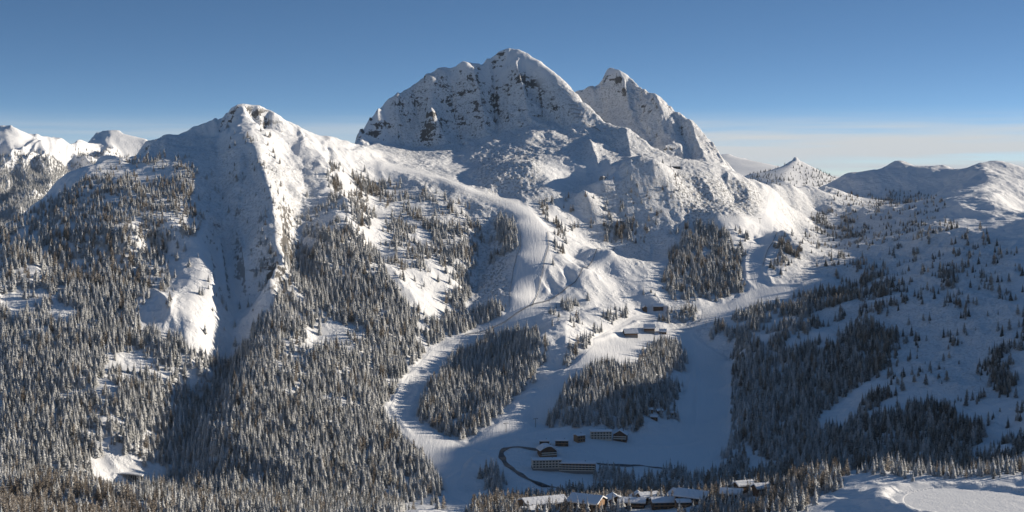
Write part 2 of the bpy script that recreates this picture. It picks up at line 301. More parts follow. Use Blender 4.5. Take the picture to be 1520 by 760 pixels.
for q, v in [([(590,262),(660,270),(760,310),(770,345),(740,440),(700,440),(690,400),(640,330)],.5),([(540,215),(700,255),(790,215),(800,300),(690,270),(600,250)],.35),([(1005,252),(1120,268),(1135,300),(1120,320),(1060,318),(1030,330),(1000,300)],1),
             ([(870,290),(950,240),(1010,260),(1020,340),(960,400),(870,350)],.4),([(700,230),(800,215),(810,300),(720,290)],.8),([(700,400),(750,380),(755,440),(700,450)],.8),([(200,200),(300,200),(480,240),(470,400),(420,440),(300,330)],.35),
             ([(1150,270),(1300,300),(1500,360),(1520,600),(1300,560),(1180,440)],.3),([(580,100),(1090,130),(1090,250),(580,230)],.5),([(890,255),(800,300),(850,300)],.4),([(990,450),(1060,470),(1070,490),(990,490)],.5)]:
    scrub[polymask(q)] = np.maximum(scrub[polymask(q)], v)
scrub = blur(scrub, 8)
Pm = look(piste, PX, PYb); Sm = look(scrub, PX, PYb)
Pm = np.where(np.hypot((GX - W(1458, 752, 1135)[0]) / 58, (GY - 1135) / 66) < 1.0, .86, Pm); Pm *= (GY < 3700); Sm *= (GY < 4100)

# ---------------------------------------------------------------- relief
gx, gy = grads(H0); slope = np.hypot(gx, gy)
steep = sstep(0.42, 0.85, slope) * (GY < 4400)
wx = GX + 25 * fbm(GX / 130, GY / 130, 3); wy_ = GY + 25 * fbm(GX / 130 + 40, GY / 130, 3)
inN = sstep(1000, 1300, GY) * (1 - sstep(4400, 5000, GY))
mass = np.exp(-(((GX - 80) / 620)**4)) * sstep(3400, 3520, GY) * (1 - sstep(3950, 4150, GY))        # the rocky main massif
crag_m = np.zeros((IMH, IMW)); crag_m[:] = .12
for q_, v_ in [([(500,60),(1100,60),(1120,270),(1000,240),(900,200),(700,215),(520,215)], 1), ([(290,150),(480,190),(520,330),(430,430),(330,440),(290,330)], .6), ([(320,155),(400,160),(395,188),(325,188)], 1.6), ([(395,300),(440,300),(440,420),(390,420)], 1.0), ([(180,225),(240,200),(240,235),(180,250)], .8),
               ([(0,420),(120,430),(140,480),(0,490)], 1), ([(190,420),(260,425),(275,500),(200,500)], 1), ([(235,340),(320,340),(325,470),(280,480),(240,420)], .2), ([(60,300),(90,275),(80,340),(40,350)], 1),
               ([(860,200),(960,215),(930,260),(870,270)], .7), ([(1000,250),(1130,265),(1120,320),(1020,330)], .35)]:
    mm_ = polymask(q_); crag_m[mm_] = np.maximum(crag_m[mm_], v_)
for q_ in [[(765,68),(800,84),(845,120),(895,172),(1000,243),(960,236),(900,206),(850,168),(815,127),(780,96)]]: crag_m[polymask(q_)] = .08
for q_ in [[(862,134),(898,122),(935,160),(965,215),(930,196),(890,170)]]: crag_m[polymask(q_)] = .2
crag = look(blur(crag_m, 3), PX, PYb) * (GY < 4300)
und = fbm(GX / 260, GY / 260, 3) * 8 + fbm(GX / 75 + 9, GY / 75, 3) * 2.6
w2x = GX + 14 * fbm(GX / 60 + 3, GY / 60, 2)
gul = (ridged(wx / 130, wy_ / 460, 2) - 1.15) * 14 + (ridged(w2x / 52, wy_ / 230, 2) - 1.15) * 11
rock = (ridged(w2x / 20 + 7, wy_ / 42, 3, .55) - 1.0) * 2.4
far = sstep(4600, 5400, GY) * (1 - sstep(16000, 20000, GY))
calm = (1 - 0.95 * Pm)
edge_calm = np.exp(-(((PX - 300) / 45)**2) - ((PYb - 380) / 90)**2) * (GY < 2900)
H = H0 + calm * inN * (und * 0.6 * (1 - .7 * edge_calm) + (gul * .9 + rock) * crag * np.clip(.35 + steep, 0, 1))
crease = (1 - .8 * edge_calm) * (ridged(wx / 85 + 2, GY / 120, 3, .5) - 1.0) * 3.6 + (1 - .8 * edge_calm) * (ridged(GX / 30, GY / 44 + 5, 2, .5) - .9) * 1.1
H += calm * inN * crease * (1 - .5 * crag) * sstep(.08, .25, slope)
east_side = sstep(350, 700, GX) * inN * (GY < 3300)
H += calm * east_side * ((ridged((wx + .5 * wy_) / 210, (wy_ - .5 * wx) / 480, 3) - 1.1) * 9)
H += calm * inN * Sm * (np.abs(fbm(GX / 13, GY / 13, 3)) * 4.2)
H += calm * inN * fbm(GX / 24, GY / 24, 2) * 0.7
H += far * ((ridged(GX / 420 + .3 * fbm(GX / 500, GY / 900, 2), GY / 1300, 3, .5) - 1.0) * 20 * sstep(.1, .35, slope) * np.where(GX < 0, 1, .7) + (ridged((GX + .25 * GY) / 190 + .25 * fbm(GX / 400, GY / 500, 2), GY / 1400, 3, .5) - 1.2) * 72 * sstep(.12, .3, slope) * (GY < 9500) * (GX < 0) * (1 - .85 * sstep(130, 215, H0)) + fbm(GX / 600, GY / 600, 3) * 6)
# strokes: spurs (+) and ravines (-) along ground lines
def stroke(pts, wdt, hgt, sharp=1.0):
    global H
    w = np.array([W(*p)[:2] for p in pts]); pad = wdt * 3
    r0 = np.searchsorted(yy, w[:, 1].min() - pad); r1 = np.searchsorted(yy, w[:, 1].max() + pad)
    X, Y = GX[r0:r1], GY[r0:r1]; best = np.full(X.shape, 1e9); bt = np.zeros(X.shape)
    m = len(w) - 1
    for i in range(m):
        a, b = w[i], w[i + 1]; d = b - a; L2 = d @ d + 1e-9
        t = np.clip(((X - a[0]) * d[0] + (Y - a[1]) * d[1]) / L2, 0, 1)
        dd = np.hypot(X - a[0] - t * d[0], Y - a[1] - t * d[1])
        s = dd < best; best[s] = dd[s]; bt[s] = ((i + t) / m)[s]
    taper = np.sin(np.pi * np.clip(bt * .97 + .015, 0, 1))**.6
    q = best / wdt
    H[r0:r1] += hgt * taper * np.exp(-q**(2 * sharp) if sharp >= 1 else -q)
stroke([(326,252,2760),(327,268,2720),(331,300,2655),(334,345,2580),(340,400,2490),(349,450,2410),(345,500,2320),(330,545,2220)], 40, -15, .5)
stroke([(400,190,2990),(430,208,2950),(450,235,2880),(452,275,2775),(446,310,2680),(438,360,2570)], 32, -10, .5)
stroke([(385,232,2745),(400,265,2655),(412,300,2575)], 18, 5, .5)
stroke([(326,345,2575),(332,395,2490),(338,445,2410)], 10, 20, .5)
stroke([(352,355,2580),(360,395,2500),(366,440,2430)], 10, 16, .5)
stroke([(306,350,2530),(316,400,2440),(314,445,2350)], 9, 9, .5)
stroke([(462,210,3000),(486,241,2905),(493,277,2800),(516,301,2735),(520,330,2655)], 20, 9, .5)
stroke([(225,425,2340),(245,445,2290),(258,470,2240)], 16, 12, .5)
stroke([(690,300,2970),(712,350,2870),(708,400,2740),(690,450,2620)], 26, -14, .5)
stroke([(730,310,2960),(722,360,2840),(718,400,2760)], 14, -10, .5)
stroke([(668,102,3705),(675,150,3625),(688,195,3540)], 34, -44, .5)
stroke([(698,95,3715),(710,125,3660),(717,165,3600),(716,190,3550)], 30, 34, .5)
stroke([(733,82,3765),(735,130,3670),(740,185,3550)], 34, -52, .5)
stroke([(762,92,3740),(767,112,3700),(778,145,3640),(790,184,3550)], 26, 30, .5)
stroke([(796,112,3700),(804,145,3640),(812,184,3560)], 22, -30, .5)
stroke([(650,102,3700),(645,135,3640),(640,165,3590),(640,200,3530)], 24, 22, .5)
stroke([(590,140,3632),(592,165,3590),(590,200,3530)], 18, 16, .5)
stroke([(565,160,3580),(572,185,3555),(580,207,3520)], 16, -16, .5)
stroke([(615,128,3650),(622,165,3590),(628,200,3540)], 20, -20, .5)
stroke([(947,126,3852),(975,160,3740),(1000,205,3590)], 20, 14, .5)
stroke([(985,150,3790),(1010,195,3640),(1030,230,3500)], 16, -18, .5)
stroke([(1015,172,3712),(1035,210,3580),(1050,240,3470)], 14, 12, .5)
stroke([(905,108,3915),(925,135,3850),(940,170,3730)], 18, 12, .5)
stroke([(874,208,3430),(880,232,3330),(890,255,3250)], 14, 14, .5)
stroke([(925,190,3480),(932,215,3400),(938,235,3300)], 14, 12, .5)
for q_ in [[(868,384,2800),(850,388,2790)], [(850,405,2735),(836,410,2720)], [(826,428,2660),(812,434,2640)], [(700,395,2740),(690,430,2670)]]: stroke(q_, 20, -9, 1)
stroke([(330,530,2240),(300,600,2070),(255,665,1930),(190,700,1870)], 75, -30, 1)
stroke([(395,545,2220),(345,610,2040),(300,665,1930)], 60, 26, 1)
stroke([(600,560,2310),(585,600,2200),(600,630,2140)], 40, -6, 1)
stroke([(1030,525,2560),(1080,536,2550)], 30, 6, 1)
stroke([(1038,258,3290),(1052,278,3250),(1060,296,3200)], 20, 12, .5)
stroke([(1085,262,3330),(1092,282,3290),(1088,302,3200)], 22, -14, .5)
stroke([(1104,272,3370),(1112,290,3320),(1110,310,3240)], 18, 9, .5)
for q_ in [[(860,470,2560),(900,462,2640)], [(820,492,2460),(860,482,2520)], [(880,488,2590),(920,474,2650)]]: stroke(q_, 14, 6, 1)
for q_, h_ in [([(770,652,2110),(820,641,2140),(880,640,2150)], 1.8), ([(900,667,2070),(1000,657,2130),(1060,642,2190)], 1.6), ([(690,665,2060),(720,674,2035),(748,662,2065)], 1.8), ([(1032,532,2540),(1036,580,2370),(1031,640,2190)], 2.4),
               ([(1084,540,2540),(1088,600,2320),(1082,660,2130)], 2.6), ([(602,556,2320),(580,600,2190),(612,655,2080)], 2.0), ([(700,690,1990),(735,712,1910),(720,735,1860)], 2.2), ([(760,712,1915),(830,728,1870),(930,735,1850)], 2.0), ([(1180,735,1240),(1240,738,1200),(1290,748,1150),(1310,765,1110)], 1.4), ([(1225,730,1250),(1290,722,1240),(1345,722,1200)], 1.5), ([(1060,316,3190),(1100,314,3250),(1133,306,3330)], 2.5), ([(1128,352,3120),(1106,385,2960),(1108,415,2860),(1122,430,2830)], 2.2), ([(1136,400,2920),(1146,425,2850),(1190,420,2850),(1240,405,2910)], 2.2),
               ([(884,683,2010),(950,689,2010),(1015,694,1990)], 1.8), ([(690,700,1965),(660,715,1920),(668,738,1860)], 1.6), ([(905,648,2140),(960,640,2170),(1015,628,2230)], 1.8), ([(1060,470,2690),(1010,482,2640),(985,500,2590)], 1.8), ([(860,520,2420),(900,502,2520),(930,482,2600),(960,470,2660)], 1.8)]:
    stroke(q_, 4.5, h_, 1)
# reservoir basin
cx, cy = W(1458, 752, 1135)[:2]; RZ = -247.5
q = np.hypot((GX - cx) / 58.0, (GY - cy) / 66.0)
th_ = np.arctan2(GY - cy, GX - cx); q = q / (1 + .09 * np.cos(2 * th_ + 1) + .06 * np.sin(3 * th_ + .4))
r0, r1 = np.searchsorted(yy, cy - 130), np.searchsorted(yy, cy + 130)
rim = RZ + 5.0
tgt = np.where(q < 1, RZ, RZ + 3.2 * sstep(1.0, 1.14, q))
tgt = tgt + 1.2 * fbm(GX / 16, GY / 16, 2) * sstep(1.0, 1.1, q)
wq = 1 - sstep(1.14, 1.50, q)
H = H * (1 - wq) + tgt * wq

EYE = -8.0
H[GY < 200] = np.minimum(H[GY < 200], EYE - 0.25 * np.maximum(GY[GY < 200], 0))

def mesh_grid(name, X, Y, Z, attrs, mat):
    nr, nc = X.shape
    me = bpy.data.meshes.new(name)
    me.vertices.add(nr * nc)
    co = np.empty((nr * nc, 3), np.float32); co[:, 0] = X.ravel(); co[:, 1] = Y.ravel(); co[:, 2] = Z.ravel()
    me.vertices.foreach_set('co', co.ravel())
    idx = np.arange(nr * nc, dtype=np.int32).reshape(nr, nc)
    q = np.stack([idx[:-1, :-1], idx[:-1, 1:], idx[1:, 1:], idx[1:, :-1]], -1).reshape(-1)
    nq = (nr - 1) * (nc - 1)
    me.loops.add(nq * 4); me.loops.foreach_set('vertex_index', q)
    me.polygons.add(nq); me.polygons.foreach_set('loop_start', np.arange(0, nq * 4, 4, dtype=np.int32))
    me.polygons.foreach_set('use_smooth', np.ones(nq, bool))
    for k, v in attrs.items():
        a = me.attributes.new(k, 'FLOAT', 'POINT'); a.data.foreach_set('value', v.astype(np.float32).ravel())
    me.update(); me.materials.append(mat)
    o = bpy.data.objects.new(name, me); sc.collection.objects.link(o); return o

# ---------------------------------------------------------------- materials
def newmat(name):
    m = bpy.data.materials.new(name); m.use_nodes = True; nt = m.node_tree; nt.nodes.clear()
    out = nt.nodes.new('ShaderNodeOutputMaterial'); b = nt.nodes.new('ShaderNodeBsdfPrincipled')
    nt.links.new(b.outputs[0], out.inputs[0]); b.inputs['Roughness'].default_value = .8
    b.inputs['Specular IOR Level'].default_value = .2
    return m, nt, b
class N:
    def __init__(s, nt): s.nt = nt
    def new(s, t, **kw):
        n = s.nt.nodes.new(t)
        for k, v in kw.items(): setattr(n, k, v)
        return n
    def put(s, sock, v):
        if isinstance(v, bpy.types.NodeSocket): s.nt.links.new(v, sock)
        else: sock.default_value = v
    def math(s, op, a, b=0.0, c=0.0, clamp=False):
        n = s.new('ShaderNodeMath', operation=op); n.use_clamp = clamp
        s.put(n.inputs[0], a); s.put(n.inputs[1], b); s.put(n.inputs[2], c); return n.outputs[0]
    def noise(s, vec, scale, detail=4, rough=.55):
        n = s.new('ShaderNodeTexNoise'); s.put(n.inputs['Vector'], vec); n.inputs['Scale'].default_value = scale
        n.inputs['Detail'].default_value = detail; n.inputs['Roughness'].default_value = rough; return n.outputs['Fac']
    def ramp(s, v, a, b, lo=0.0, hi=1.0):
        n = s.new('ShaderNodeMapRange', interpolation_type='SMOOTHSTEP'); s.put(n.inputs['Value'], v)
        n.inputs['From Min'].default_value = a; n.inputs['From Max'].default_value = b
        n.inputs['To Min'].default_value = lo; n.inputs['To Max'].default_value = hi; return n.outputs[0]
    def mix(s, f, a, b):
        n = s.new('ShaderNodeMix', data_type='RGBA'); s.put(n.inputs['Factor'], f); s.put(n.inputs['A'], a); s.put(n.inputs['B'], b); return n.outputs['Result']
    def mapping(s, vec, scale):
        n = s.new('ShaderNodeMapping'); s.put(n.inputs[0], vec); n.inputs['Scale'].default_value = scale; return n.outputs[0]

snow, nt, b = newmat('snow_ground'); k = N(nt)
geo = k.new('ShaderNodeNewGeometry'); pos = geo.outputs['Position']
sepn = k.new('ShaderNodeSeparateXYZ'); nt.links.new(geo.outputs['True Normal'], sepn.inputs[0])
a_p = k.new('ShaderNodeAttribute', attribute_name='piste'); a_s = k.new('ShaderNodeAttribute', attribute_name='scrub'); a_r = k.new('ShaderNodeAttribute', attribute_name='rocky')
pos_st = k.mapping(pos, (1.0, 1.0, 2.8))
n_big = k.noise(pos_st, 0.03, 5, .6); n_fin = k.noise(pos, 0.16, 5, .65)
# rock shows where the ground is steep and the snow did not hold
st = k.math('SUBTRACT', 1.0, sepn.outputs[2])
rk = k.math('ADD', st, k.math('MULTIPLY', k.math('SUBTRACT', n_big, .5), .95)); rk = k.math('ADD', rk, k.math('MULTIPLY', k.math('SUBTRACT', n_fin, .5), .60))
rk = k.math('MULTIPLY', k.ramp(rk, .545, .63), a_r.outputs['Fac'], clamp=True)
# frosted dwarf pine poking through
sc_n = k.noise(pos, 0.22, 4, .7); sb = k.math('MULTIPLY', k.ramp(sc_n, .50, .60), a_s.outputs['Fac'], clamp=True)
rockc = k.mix(k.noise(pos, .3, 4), (.055, .052, .05, 1), (.20, .185, .165, 1))
snowc = k.mix(k.noise(pos, .012, 4), (.755, .755, .75, 1), (.84, .83, .815, 1))
col = k.mix(k.math('MULTIPLY', sb, .72), snowc, (.10, .10, .085, 1)); col = k.mix(rk, col, rockc)
nt.links.new(col, b.inputs['Base Color'])
# grooming lines on the pistes, wind ripples and tracks elsewhere
gr = k.new('ShaderNodeTexWave', wave_type='BANDS', bands_direction='X'); k.put(gr.inputs['Vector'], pos); gr.inputs['Scale'].default_value = .055; gr.inputs['Distortion'].default_value = 2.5; gr.inputs['Detail'].default_value = 1; gr.inputs['Detail Scale'].default_value = .02
hgt = k.math('MULTIPLY', k.noise(pos, .11, 6, .6), k.math('SUBTRACT', 1.15, a_p.outputs['Fac']))
hgt = k.math('ADD', hgt, k.math('MULTIPLY', k.noise(k.mapping(pos, (.28, .022, .05)), 1.0, 3, .6), k.ramp(a_p.outputs['Fac'], .88, 1.0, 0.0, .34)))
hgt = k.math('ADD', hgt, k.math('MULTIPLY', k.noise(pos, .5, 4, .6), .18))
hgt = k.math('ADD', hgt, k.math('MULTIPLY', sb, .6))
hgt = k.math('ADD', hgt, k.math('MULTIPLY', k.math('ABSOLUTE', k.math('SUBTRACT', k.noise(pos, .055, 4, .6), .5)), k.math('SUBTRACT', 1.6, k.math('MULTIPLY', a_p.outputs['Fac'], 1.55))))
bp = k.new('ShaderNodeBump'); bp.inputs['Distance'].default_value = 2.6; bp.inputs['Strength'].default_value = .75
nt.links.new(hgt, bp.inputs['Height']); nt.links.new(bp.outputs[0], b.inputs['Normal'])

PXn, PYn = project(GX, np.maximum(GY, 1), H)
rocky = np.clip(crag * 1.1 + .7 * far, 0, 1) * (1 - Pm)
ter = mesh_grid('snowy_mountain_terrain', GX, GY, H, dict(piste=Pm, scrub=Sm, rocky=rocky), snow)
ter['kind'] = 'structure'
print('terrain verts', H.size, 'control points', n)


def mesh_of(name, verts, faces, mats, midx=None):
    me = bpy.data.meshes.new(name); me.from_pydata([tuple(v) for v in verts], [], faces)
    for m in (mats if isinstance(mats, (list, tuple)) else [mats]): me.materials.append(m)
    if midx is not None: me.polygons.foreach_set('material_index', midx)
    me.update(); return me
def link(o, parent=None):
    sc.collection.objects.link(o)
    if parent is not None: o.parent = parent
    return o
# ---------------------------------------------------------------- materials for built things
def simple(name, c1, c2, scale=1.0, rough=.8):
    m, nt, b = newmat(name); k = N(nt); g = k.new('ShaderNodeNewGeometry')
    nt.links.new(k.mix(k.noise(g.outputs['Position'], scale, 4), c1 + (1,), c2 + (1,)), b.inputs['Base Color']); b.inputs['Roughness'].default_value = rough; return m
M_WOOD = simple('weathered_wood', (.07, .04, .025), (.17, .10, .06), .8)
M_WOODL = simple('light_wood', (.22, .13, .07), (.34, .21, .12), .8)
M_PLAS = simple('cream_plaster', (.58, .52, .43), (.72, .66, .56), .4)
M_STONE = simple('grey_stone', (.16, .15, .14), (.32, .30, .28), .9)
M_DARK = simple('dark_metal', (.03, .032, .035), (.07, .07, .075), .9, .5)
M_GLASS = simple('window_glass', (.02, .025, .035), (.05, .06, .07), .5, .15)
M_CONC = simple('concrete', (.20, .20, .20), (.34, .33, .32), .5)
M_RSNOW, nt, b = newmat('roof_snow'); k = N(nt); g = k.new('ShaderNodeNewGeometry')
nt.links.new(k.mix(k.noise(g.outputs['Position'], .3, 4), (.78, .78, .79, 1), (.84, .84, .835, 1)), b.inputs['Base Color'])
bpn = k.new('ShaderNodeBump'); bpn.inputs['Distance'].default_value = .6; nt.links.new(k.noise(g.outputs['Position'], .35, 4), bpn.inputs['Height']); nt.links.new(bpn.outputs[0], b.inputs['Normal'])
M_WATER = simple('dark_stream', (.02, .024, .028), (.06, .06, .06), .2, .35)
M_ASPH = simple('wet_road', (.06, .062, .066), (.16, .165, .17), .12, .6)

class MB:
    def __init__(s): s.v, s.f = [], []
    def box(s, x0, x1, y0, y1, z0, z1):
        i = len(s.v); s.v += [(x, y, z) for z in (z0, z1) for x, y in ((x0, y0), (x1, y0), (x1, y1), (x0, y1))]
        s.f += [(i + 3, i + 2, i + 1, i), (i + 4, i + 5, i + 6, i + 7), (i, i + 1, i + 5, i + 4), (i + 1, i + 2, i + 6, i + 5), (i + 2, i + 3, i + 7, i + 6), (i + 3, i, i + 4, i + 7)]; return s
    def prism(s, prof, a0, a1, axis='x'):          # profile in (other, z), swept along axis
        i = len(s.v); n_ = len(prof)
        for a in (a0, a1): s.v += [((a, p, z) if axis == 'x' else (p, a, z)) for p, z in prof]
        s.f += [tuple(range(i, i + n_)), tuple(range(i + 2 * n_ - 1, i + n_ - 1, -1))]
        s.f += [(i + q, i + n_ + q, i + n_ + (q + 1) % n_, i + (q + 1) % n_) for q in range(n_)]; return s
    def bar(s, p, q, r, n_=6):
        p, q = Vector(p), Vector(q); d = (q - p).normalized(); u = d.orthogonal().normalized(); w = d.cross(u); i = len(s.v)
        for c_ in (p, q):
            s.v += [tuple(c_ + (u * math.cos(a * 6.2832 / n_) + w * math.sin(a * 6.2832 / n_)) * r) for a in range(n_)]
        s.f += [(i + a, i + (a + 1) % n_, i + n_ + (a + 1) % n_, i + n_ + a) for a in range(n_)] + [tuple(range(i + n_ - 1, i - 1, -1)), tuple(range(i + n_, i + 2 * n_))]; return s
    def put(s, name, mat, parent=None):
        me = mesh_of(name, s.v, s.f, mat)
        bm_ = bmesh.new(); bm_.from_mesh(me); bmesh.ops.recalc_face_normals(bm_, faces=bm_.faces); bm_.to_mesh(me); bm_.free()
        return link(bpy.data.objects.new(name, me), parent)
import bmesh
def root(name, label, cat, loc, rz=0, group=None):
    e = link(bpy.data.objects.new(name, None)); e.location = loc; e.rotation_euler = (0, 0, R(rz))
    e['label'] = label; e['category'] = cat
    if group: e['group'] = group
    return e
def gz(x, y): return float(ground(np.array([float(x)]), np.array([float(y)]))[0])
def site(px, py, D):
    """walk along the bearing from a little in front of D to where the ground meets the sight line"""
    t = (px - 760) / F; ys = np.arange(D * .88, D * 1.12, 2.0); zs = ground(t * ys, ys); e = zs - (HY - py) / F * ys
    c = np.nonzero((e[:-1] < 0) & (e[1:] >= 0))[0]
    y = ys[c[np.argmin(abs(ys[c] - D))]] if len(c) else D
    return t * y, float(y)
def house(name, label, cat, px, py, D, w, d, h, rz=0, ridge='x', pitch=.38, wall=None, base=None, floors=2, bays=4, snow_t=1.0, eave=1.2, balcony=True, group=None, arch=False, chimney=True, sink=0):
    x, y = site(px, py, D); z = gz(x, y) - sink
    e = root(name, label, cat, (x, y, z), rz, group); wall = wall or M_WOOD
    span = d if ridge == 'x' else w; rise = span / 2 * pitch; a0, a1 = (-w / 2, w / 2) if ridge == 'x' else (-d / 2, d / 2)
    if arch:
        prof = [(-span / 2 + span * q / 10, h + rise * math.sin(math.pi * q / 10)) for q in range(11)]
    else: prof = [(-span / 2, h), (0, h + rise), (span / 2, h)]
    MB().prism([(-span / 2, -6)] + prof + [(span / 2, -6)], a0, a1, ridge).put('wall', wall, e)
    if base: MB().box(-w / 2 - .25, w / 2 + .25, -d / 2 - .25, d / 2 + .25, -5, h * .33).put('base', base, e)
    k_ = (span / 2 + eave) / (span / 2)
    def shell(off, t, grow):
        top = [(p * (k_ * grow), h + off + (zz - h) * 1.0 - (eave * pitch if abs(p) >= span / 2 - .01 and not arch else 0)) for p, zz in prof]
        return [(p, zz) for p, zz in top] + [(p, zz + t) for p, zz in reversed(top)]
    rf = MB().prism(shell(.12, .25, 1.0), a0 - eave, a1 + eave, ridge).put('roof', M_DARK, e)
    MB().prism(shell(.40, snow_t, .985), a0 - eave * .93, a1 + eave * .93, ridge).put('roof_snow', M_RSNOW, rf)
    if chimney:
        cxp = w * .22; MB().box(cxp - .5, cxp + .5, -.5, .5, h, h + rise + 2.6).put('chimney', M_STONE, rf)
    fh = h / floors
    for f_ in range(floors):
        zc = f_ * fh + fh * .55
        for b_ in range(bays):
            xc = -w / 2 + w * (b_ + .5) / bays; ww = min(w / bays * .34, 1.3)
            MB().box(xc - ww, xc + ww, -d / 2 - .12, -d / 2 + .1, zc - fh * .26, zc + fh * .24).put('window', M_GLASS, e)
        if balcony and f_ > 0:
            bb = MB().box(-w / 2 + .4, w / 2 - .4, -d / 2 - 1.5, -d / 2 - .02, f_ * fh - .25, f_ * fh); bb.box(-w / 2 + .4, w / 2 - .4, -d / 2 - 1.6, -d / 2 - 1.45, f_ * fh, f_ * fh + 1.05)
            bb.put('balcony', M_PLAS if floors > 2 else M_WOODL, e)
    nb = max(1, int(d / 5))
    for b_ in range(nb):
        yc = -d / 2 + d * (b_ + .5) / nb
        MB().box(w / 2 - .1, w / 2 + .12, yc - 1.0, yc + 1.0, h * .55, h * .55 + 1.6).put('window', M_GLASS, e)
    MB().box(w * .1, w * .1 + 1.8, -d / 2 - .16, -d / 2 + .1, 0, 2.3).put('door', M_WOODL, e)
    BLOCK.append((x, y, max(w, d) * .62)); return e
# ---------------------------------------------------------------- trees
def ground(x, y):
    w = np.maximum(y, 300.0); t = x / w
    j = np.clip(np.searchsorted(tt, t) - 1, 0, len(tt) - 2); i = np.clip(np.searchsorted(yy, y) - 1, 0, len(yy) - 2)
    u = (t - tt[j]) / (tt[j + 1] - tt[j]); v = (y - yy[i]) / (yy[i + 1] - yy[i])
    return (H[i, j] * (1 - u) + H[i, j + 1] * u) * (1 - v) + (H[i + 1, j] * (1 - u) + H[i + 1, j + 1] * u) * v
CM = np.maximum.accumulate(H / np.maximum(GY, 1), axis=0)
def horizon(x, y, back=12.0):
    y2 = y - back; t = x / y
    j = np.clip(np.searchsorted(tt, t) - 1, 0, len(tt) - 2); i = np.clip(np.searchsorted(yy, y2) - 1, 0, len(yy) - 2)
    return CM[i, j]
dens = np.zeros((IMH, IMW)); larch = np.full((IMH, IMW), .06)
def area(q, v, lar=None, mode='max'):
    m = polymask(q)
    dens[m] = np.maximum(dens[m], v) if mode == 'max' else v
    if lar is not None: larch[m] = lar
area([(0,345),(40,320),(75,295),(130,262),(200,262),(290,270),(296,310),(300,345),(255,380),(245,440),(210,440),(100,430),(0,420)], .72, .30)
area([(150,255),(200,235),(240,225),(290,240),(290,300),(150,290)], .30, .3)
area([(0,415),(100,430),(200,430),(240,470),(290,525),(340,540),(385,480),(410,440),(440,400),(480,350),(520,335),(560,380),(590,440),(640,470),(700,465),(735,445),(755,465),(740,478),(690,495),(640,520),(605,560),(570,610),(600,650),(640,690),(665,735),(600,745),(400,745),(250,740),(150,720),(0,700)], 1., .06)
area([(330,190),(400,200),(420,240),(440,300),(400,330),(330,330),(330,240)], .10, .2)
area([(385,300),(410,300),(425,350),(400,430),(360,420),(350,380),(385,370)], .30, .2)
area([(380,325),(395,330),(370,380),(345,375)], .02, mode='set')
area([(480,240),(560,262),(620,282),(700,300),(740,380),(690,430),(600,400),(540,340),(490,290)], .32, .25)
area([(500,255),(560,270),(575,290),(520,300),(490,280)], .5, .5)
area([(430,290),(500,290),(560,350),(480,380),(440,400),(425,400)], .40, .1)
area([(530,330),(600,330),(700,350),(720,410),(640,440),(590,430)], .50, .15)
area([(600,395),(650,405),(690,440),(680,470),(640,465),(600,445)], .04, mode='set')
area([(645,330),(700,345),(715,375),(700,410),(660,400),(640,360)], .75)
area([(660,430),(695,430),(690,465),(665,455)], .8)
area([(450,488),(480,478),(540,485),(550,505),(520,522),(455,520)], .12, mode='set')
area([(150,520),(230,525),(240,560),(160,575)], .45, mode='set')
area([(200,440),(240,430),(268,455),(275,490),(240,500),(205,485)], .10, mode='set')
area([(0,430),(60,430),(110,455),(120,480),(60,475),(0,470)], .30, mode='set')
area([(245,355),(290,350),(318,440),(300,470),(260,450)], .06, mode='set')
area([(300,440),(400,440),(370,500),(330,540),(290,520)], .05, mode='set')
area([(296,240),(345,235),(345,420),(312,440)], .01, mode='set')
area([(150,700),(240,690),(245,722),(160,722)], .03, mode='set')
area([(240,600),(300,620),(280,700),(230,690)], .85)
area([(620,605),(645,565),(690,520),(722,497),(770,490),(805,500),(812,520),(790,560),(765,590),(722,632),(690,652),(650,645),(612,618)], 1.)
area([(815,610),(840,575),(865,552),(900,538),(960,552),(1008,578),(1002,600),(965,612),(950,640),(925,640),(880,632),(835,632),(808,635)], 1.)
area([(945,545),(970,512),(1000,503),(1022,530),(1018,550),(975,556)], 1.)
area([(968,478),(1000,463),(1036,462),(1036,476),(1000,484)], .8)
area([(978,425),(1000,370),(1020,338),(1062,335),(1108,350),(1102,400),(1118,430),(1090,444),(1040,446),(990,434)], .74, .15)
area([(1062,340),(1100,350),(1098,372),(1065,360)], .40, mode='set')
area([(870,285),(960,240),(1020,258),(1030,330),(980,370),(870,350)], .12, .4)
area([(905,300),(932,300),(938,355),(892,362)], .6, .4)
area([(735,322),(765,330),(770,372),(745,380),(733,350)], .9)
area([(800,300),(850,292),(858,340),(830,352),(805,340)], .35, .3)
area([(818,355),(838,360),(835,385),(815,395)], .3, .3)
area([(1152,352),(1172,352),(1196,374),(1172,393),(1148,398)], .62, .3); area([(1146,398),(1162,398),(1160,410),(1146,410)], .5)
area([(1055,500),(1062,480),(1120,455),(1200,436),(1270,425),(1290,438),(1230,482),(1150,522),(1085,520)], .62, .12)
area([(1085,520),(1150,520),(1230,505),(1290,475),(1335,500),(1310,555),(1250,590),(1212,622),(1205,690),(1140,690),(1085,640),(1085,560)], .72, .08)
area([(1210,645),(1290,620),(1380,600),(1420,615),(1465,645),(1420,700),(1200,700)], .85, .05)
area([(1275,605),(1330,560),(1340,575),(1300,625),(1275,630)], .5)
area([(1455,560),(1480,505),(1520,470),(1520,560),(1490,590)], .55)
area([(1195,325),(1240,310),(1290,340),(1280,355),(1210,352)], .5, .1)
area([(1230,290),(1330,280),(1400,300),(1420,340),(1300,380),(1230,360)], .12, .3)
area([(1180,340),(1300,380),(1450,345),(1520,380),(1520,640),(1460,640),(1300,560),(1250,450)], .08, .4)
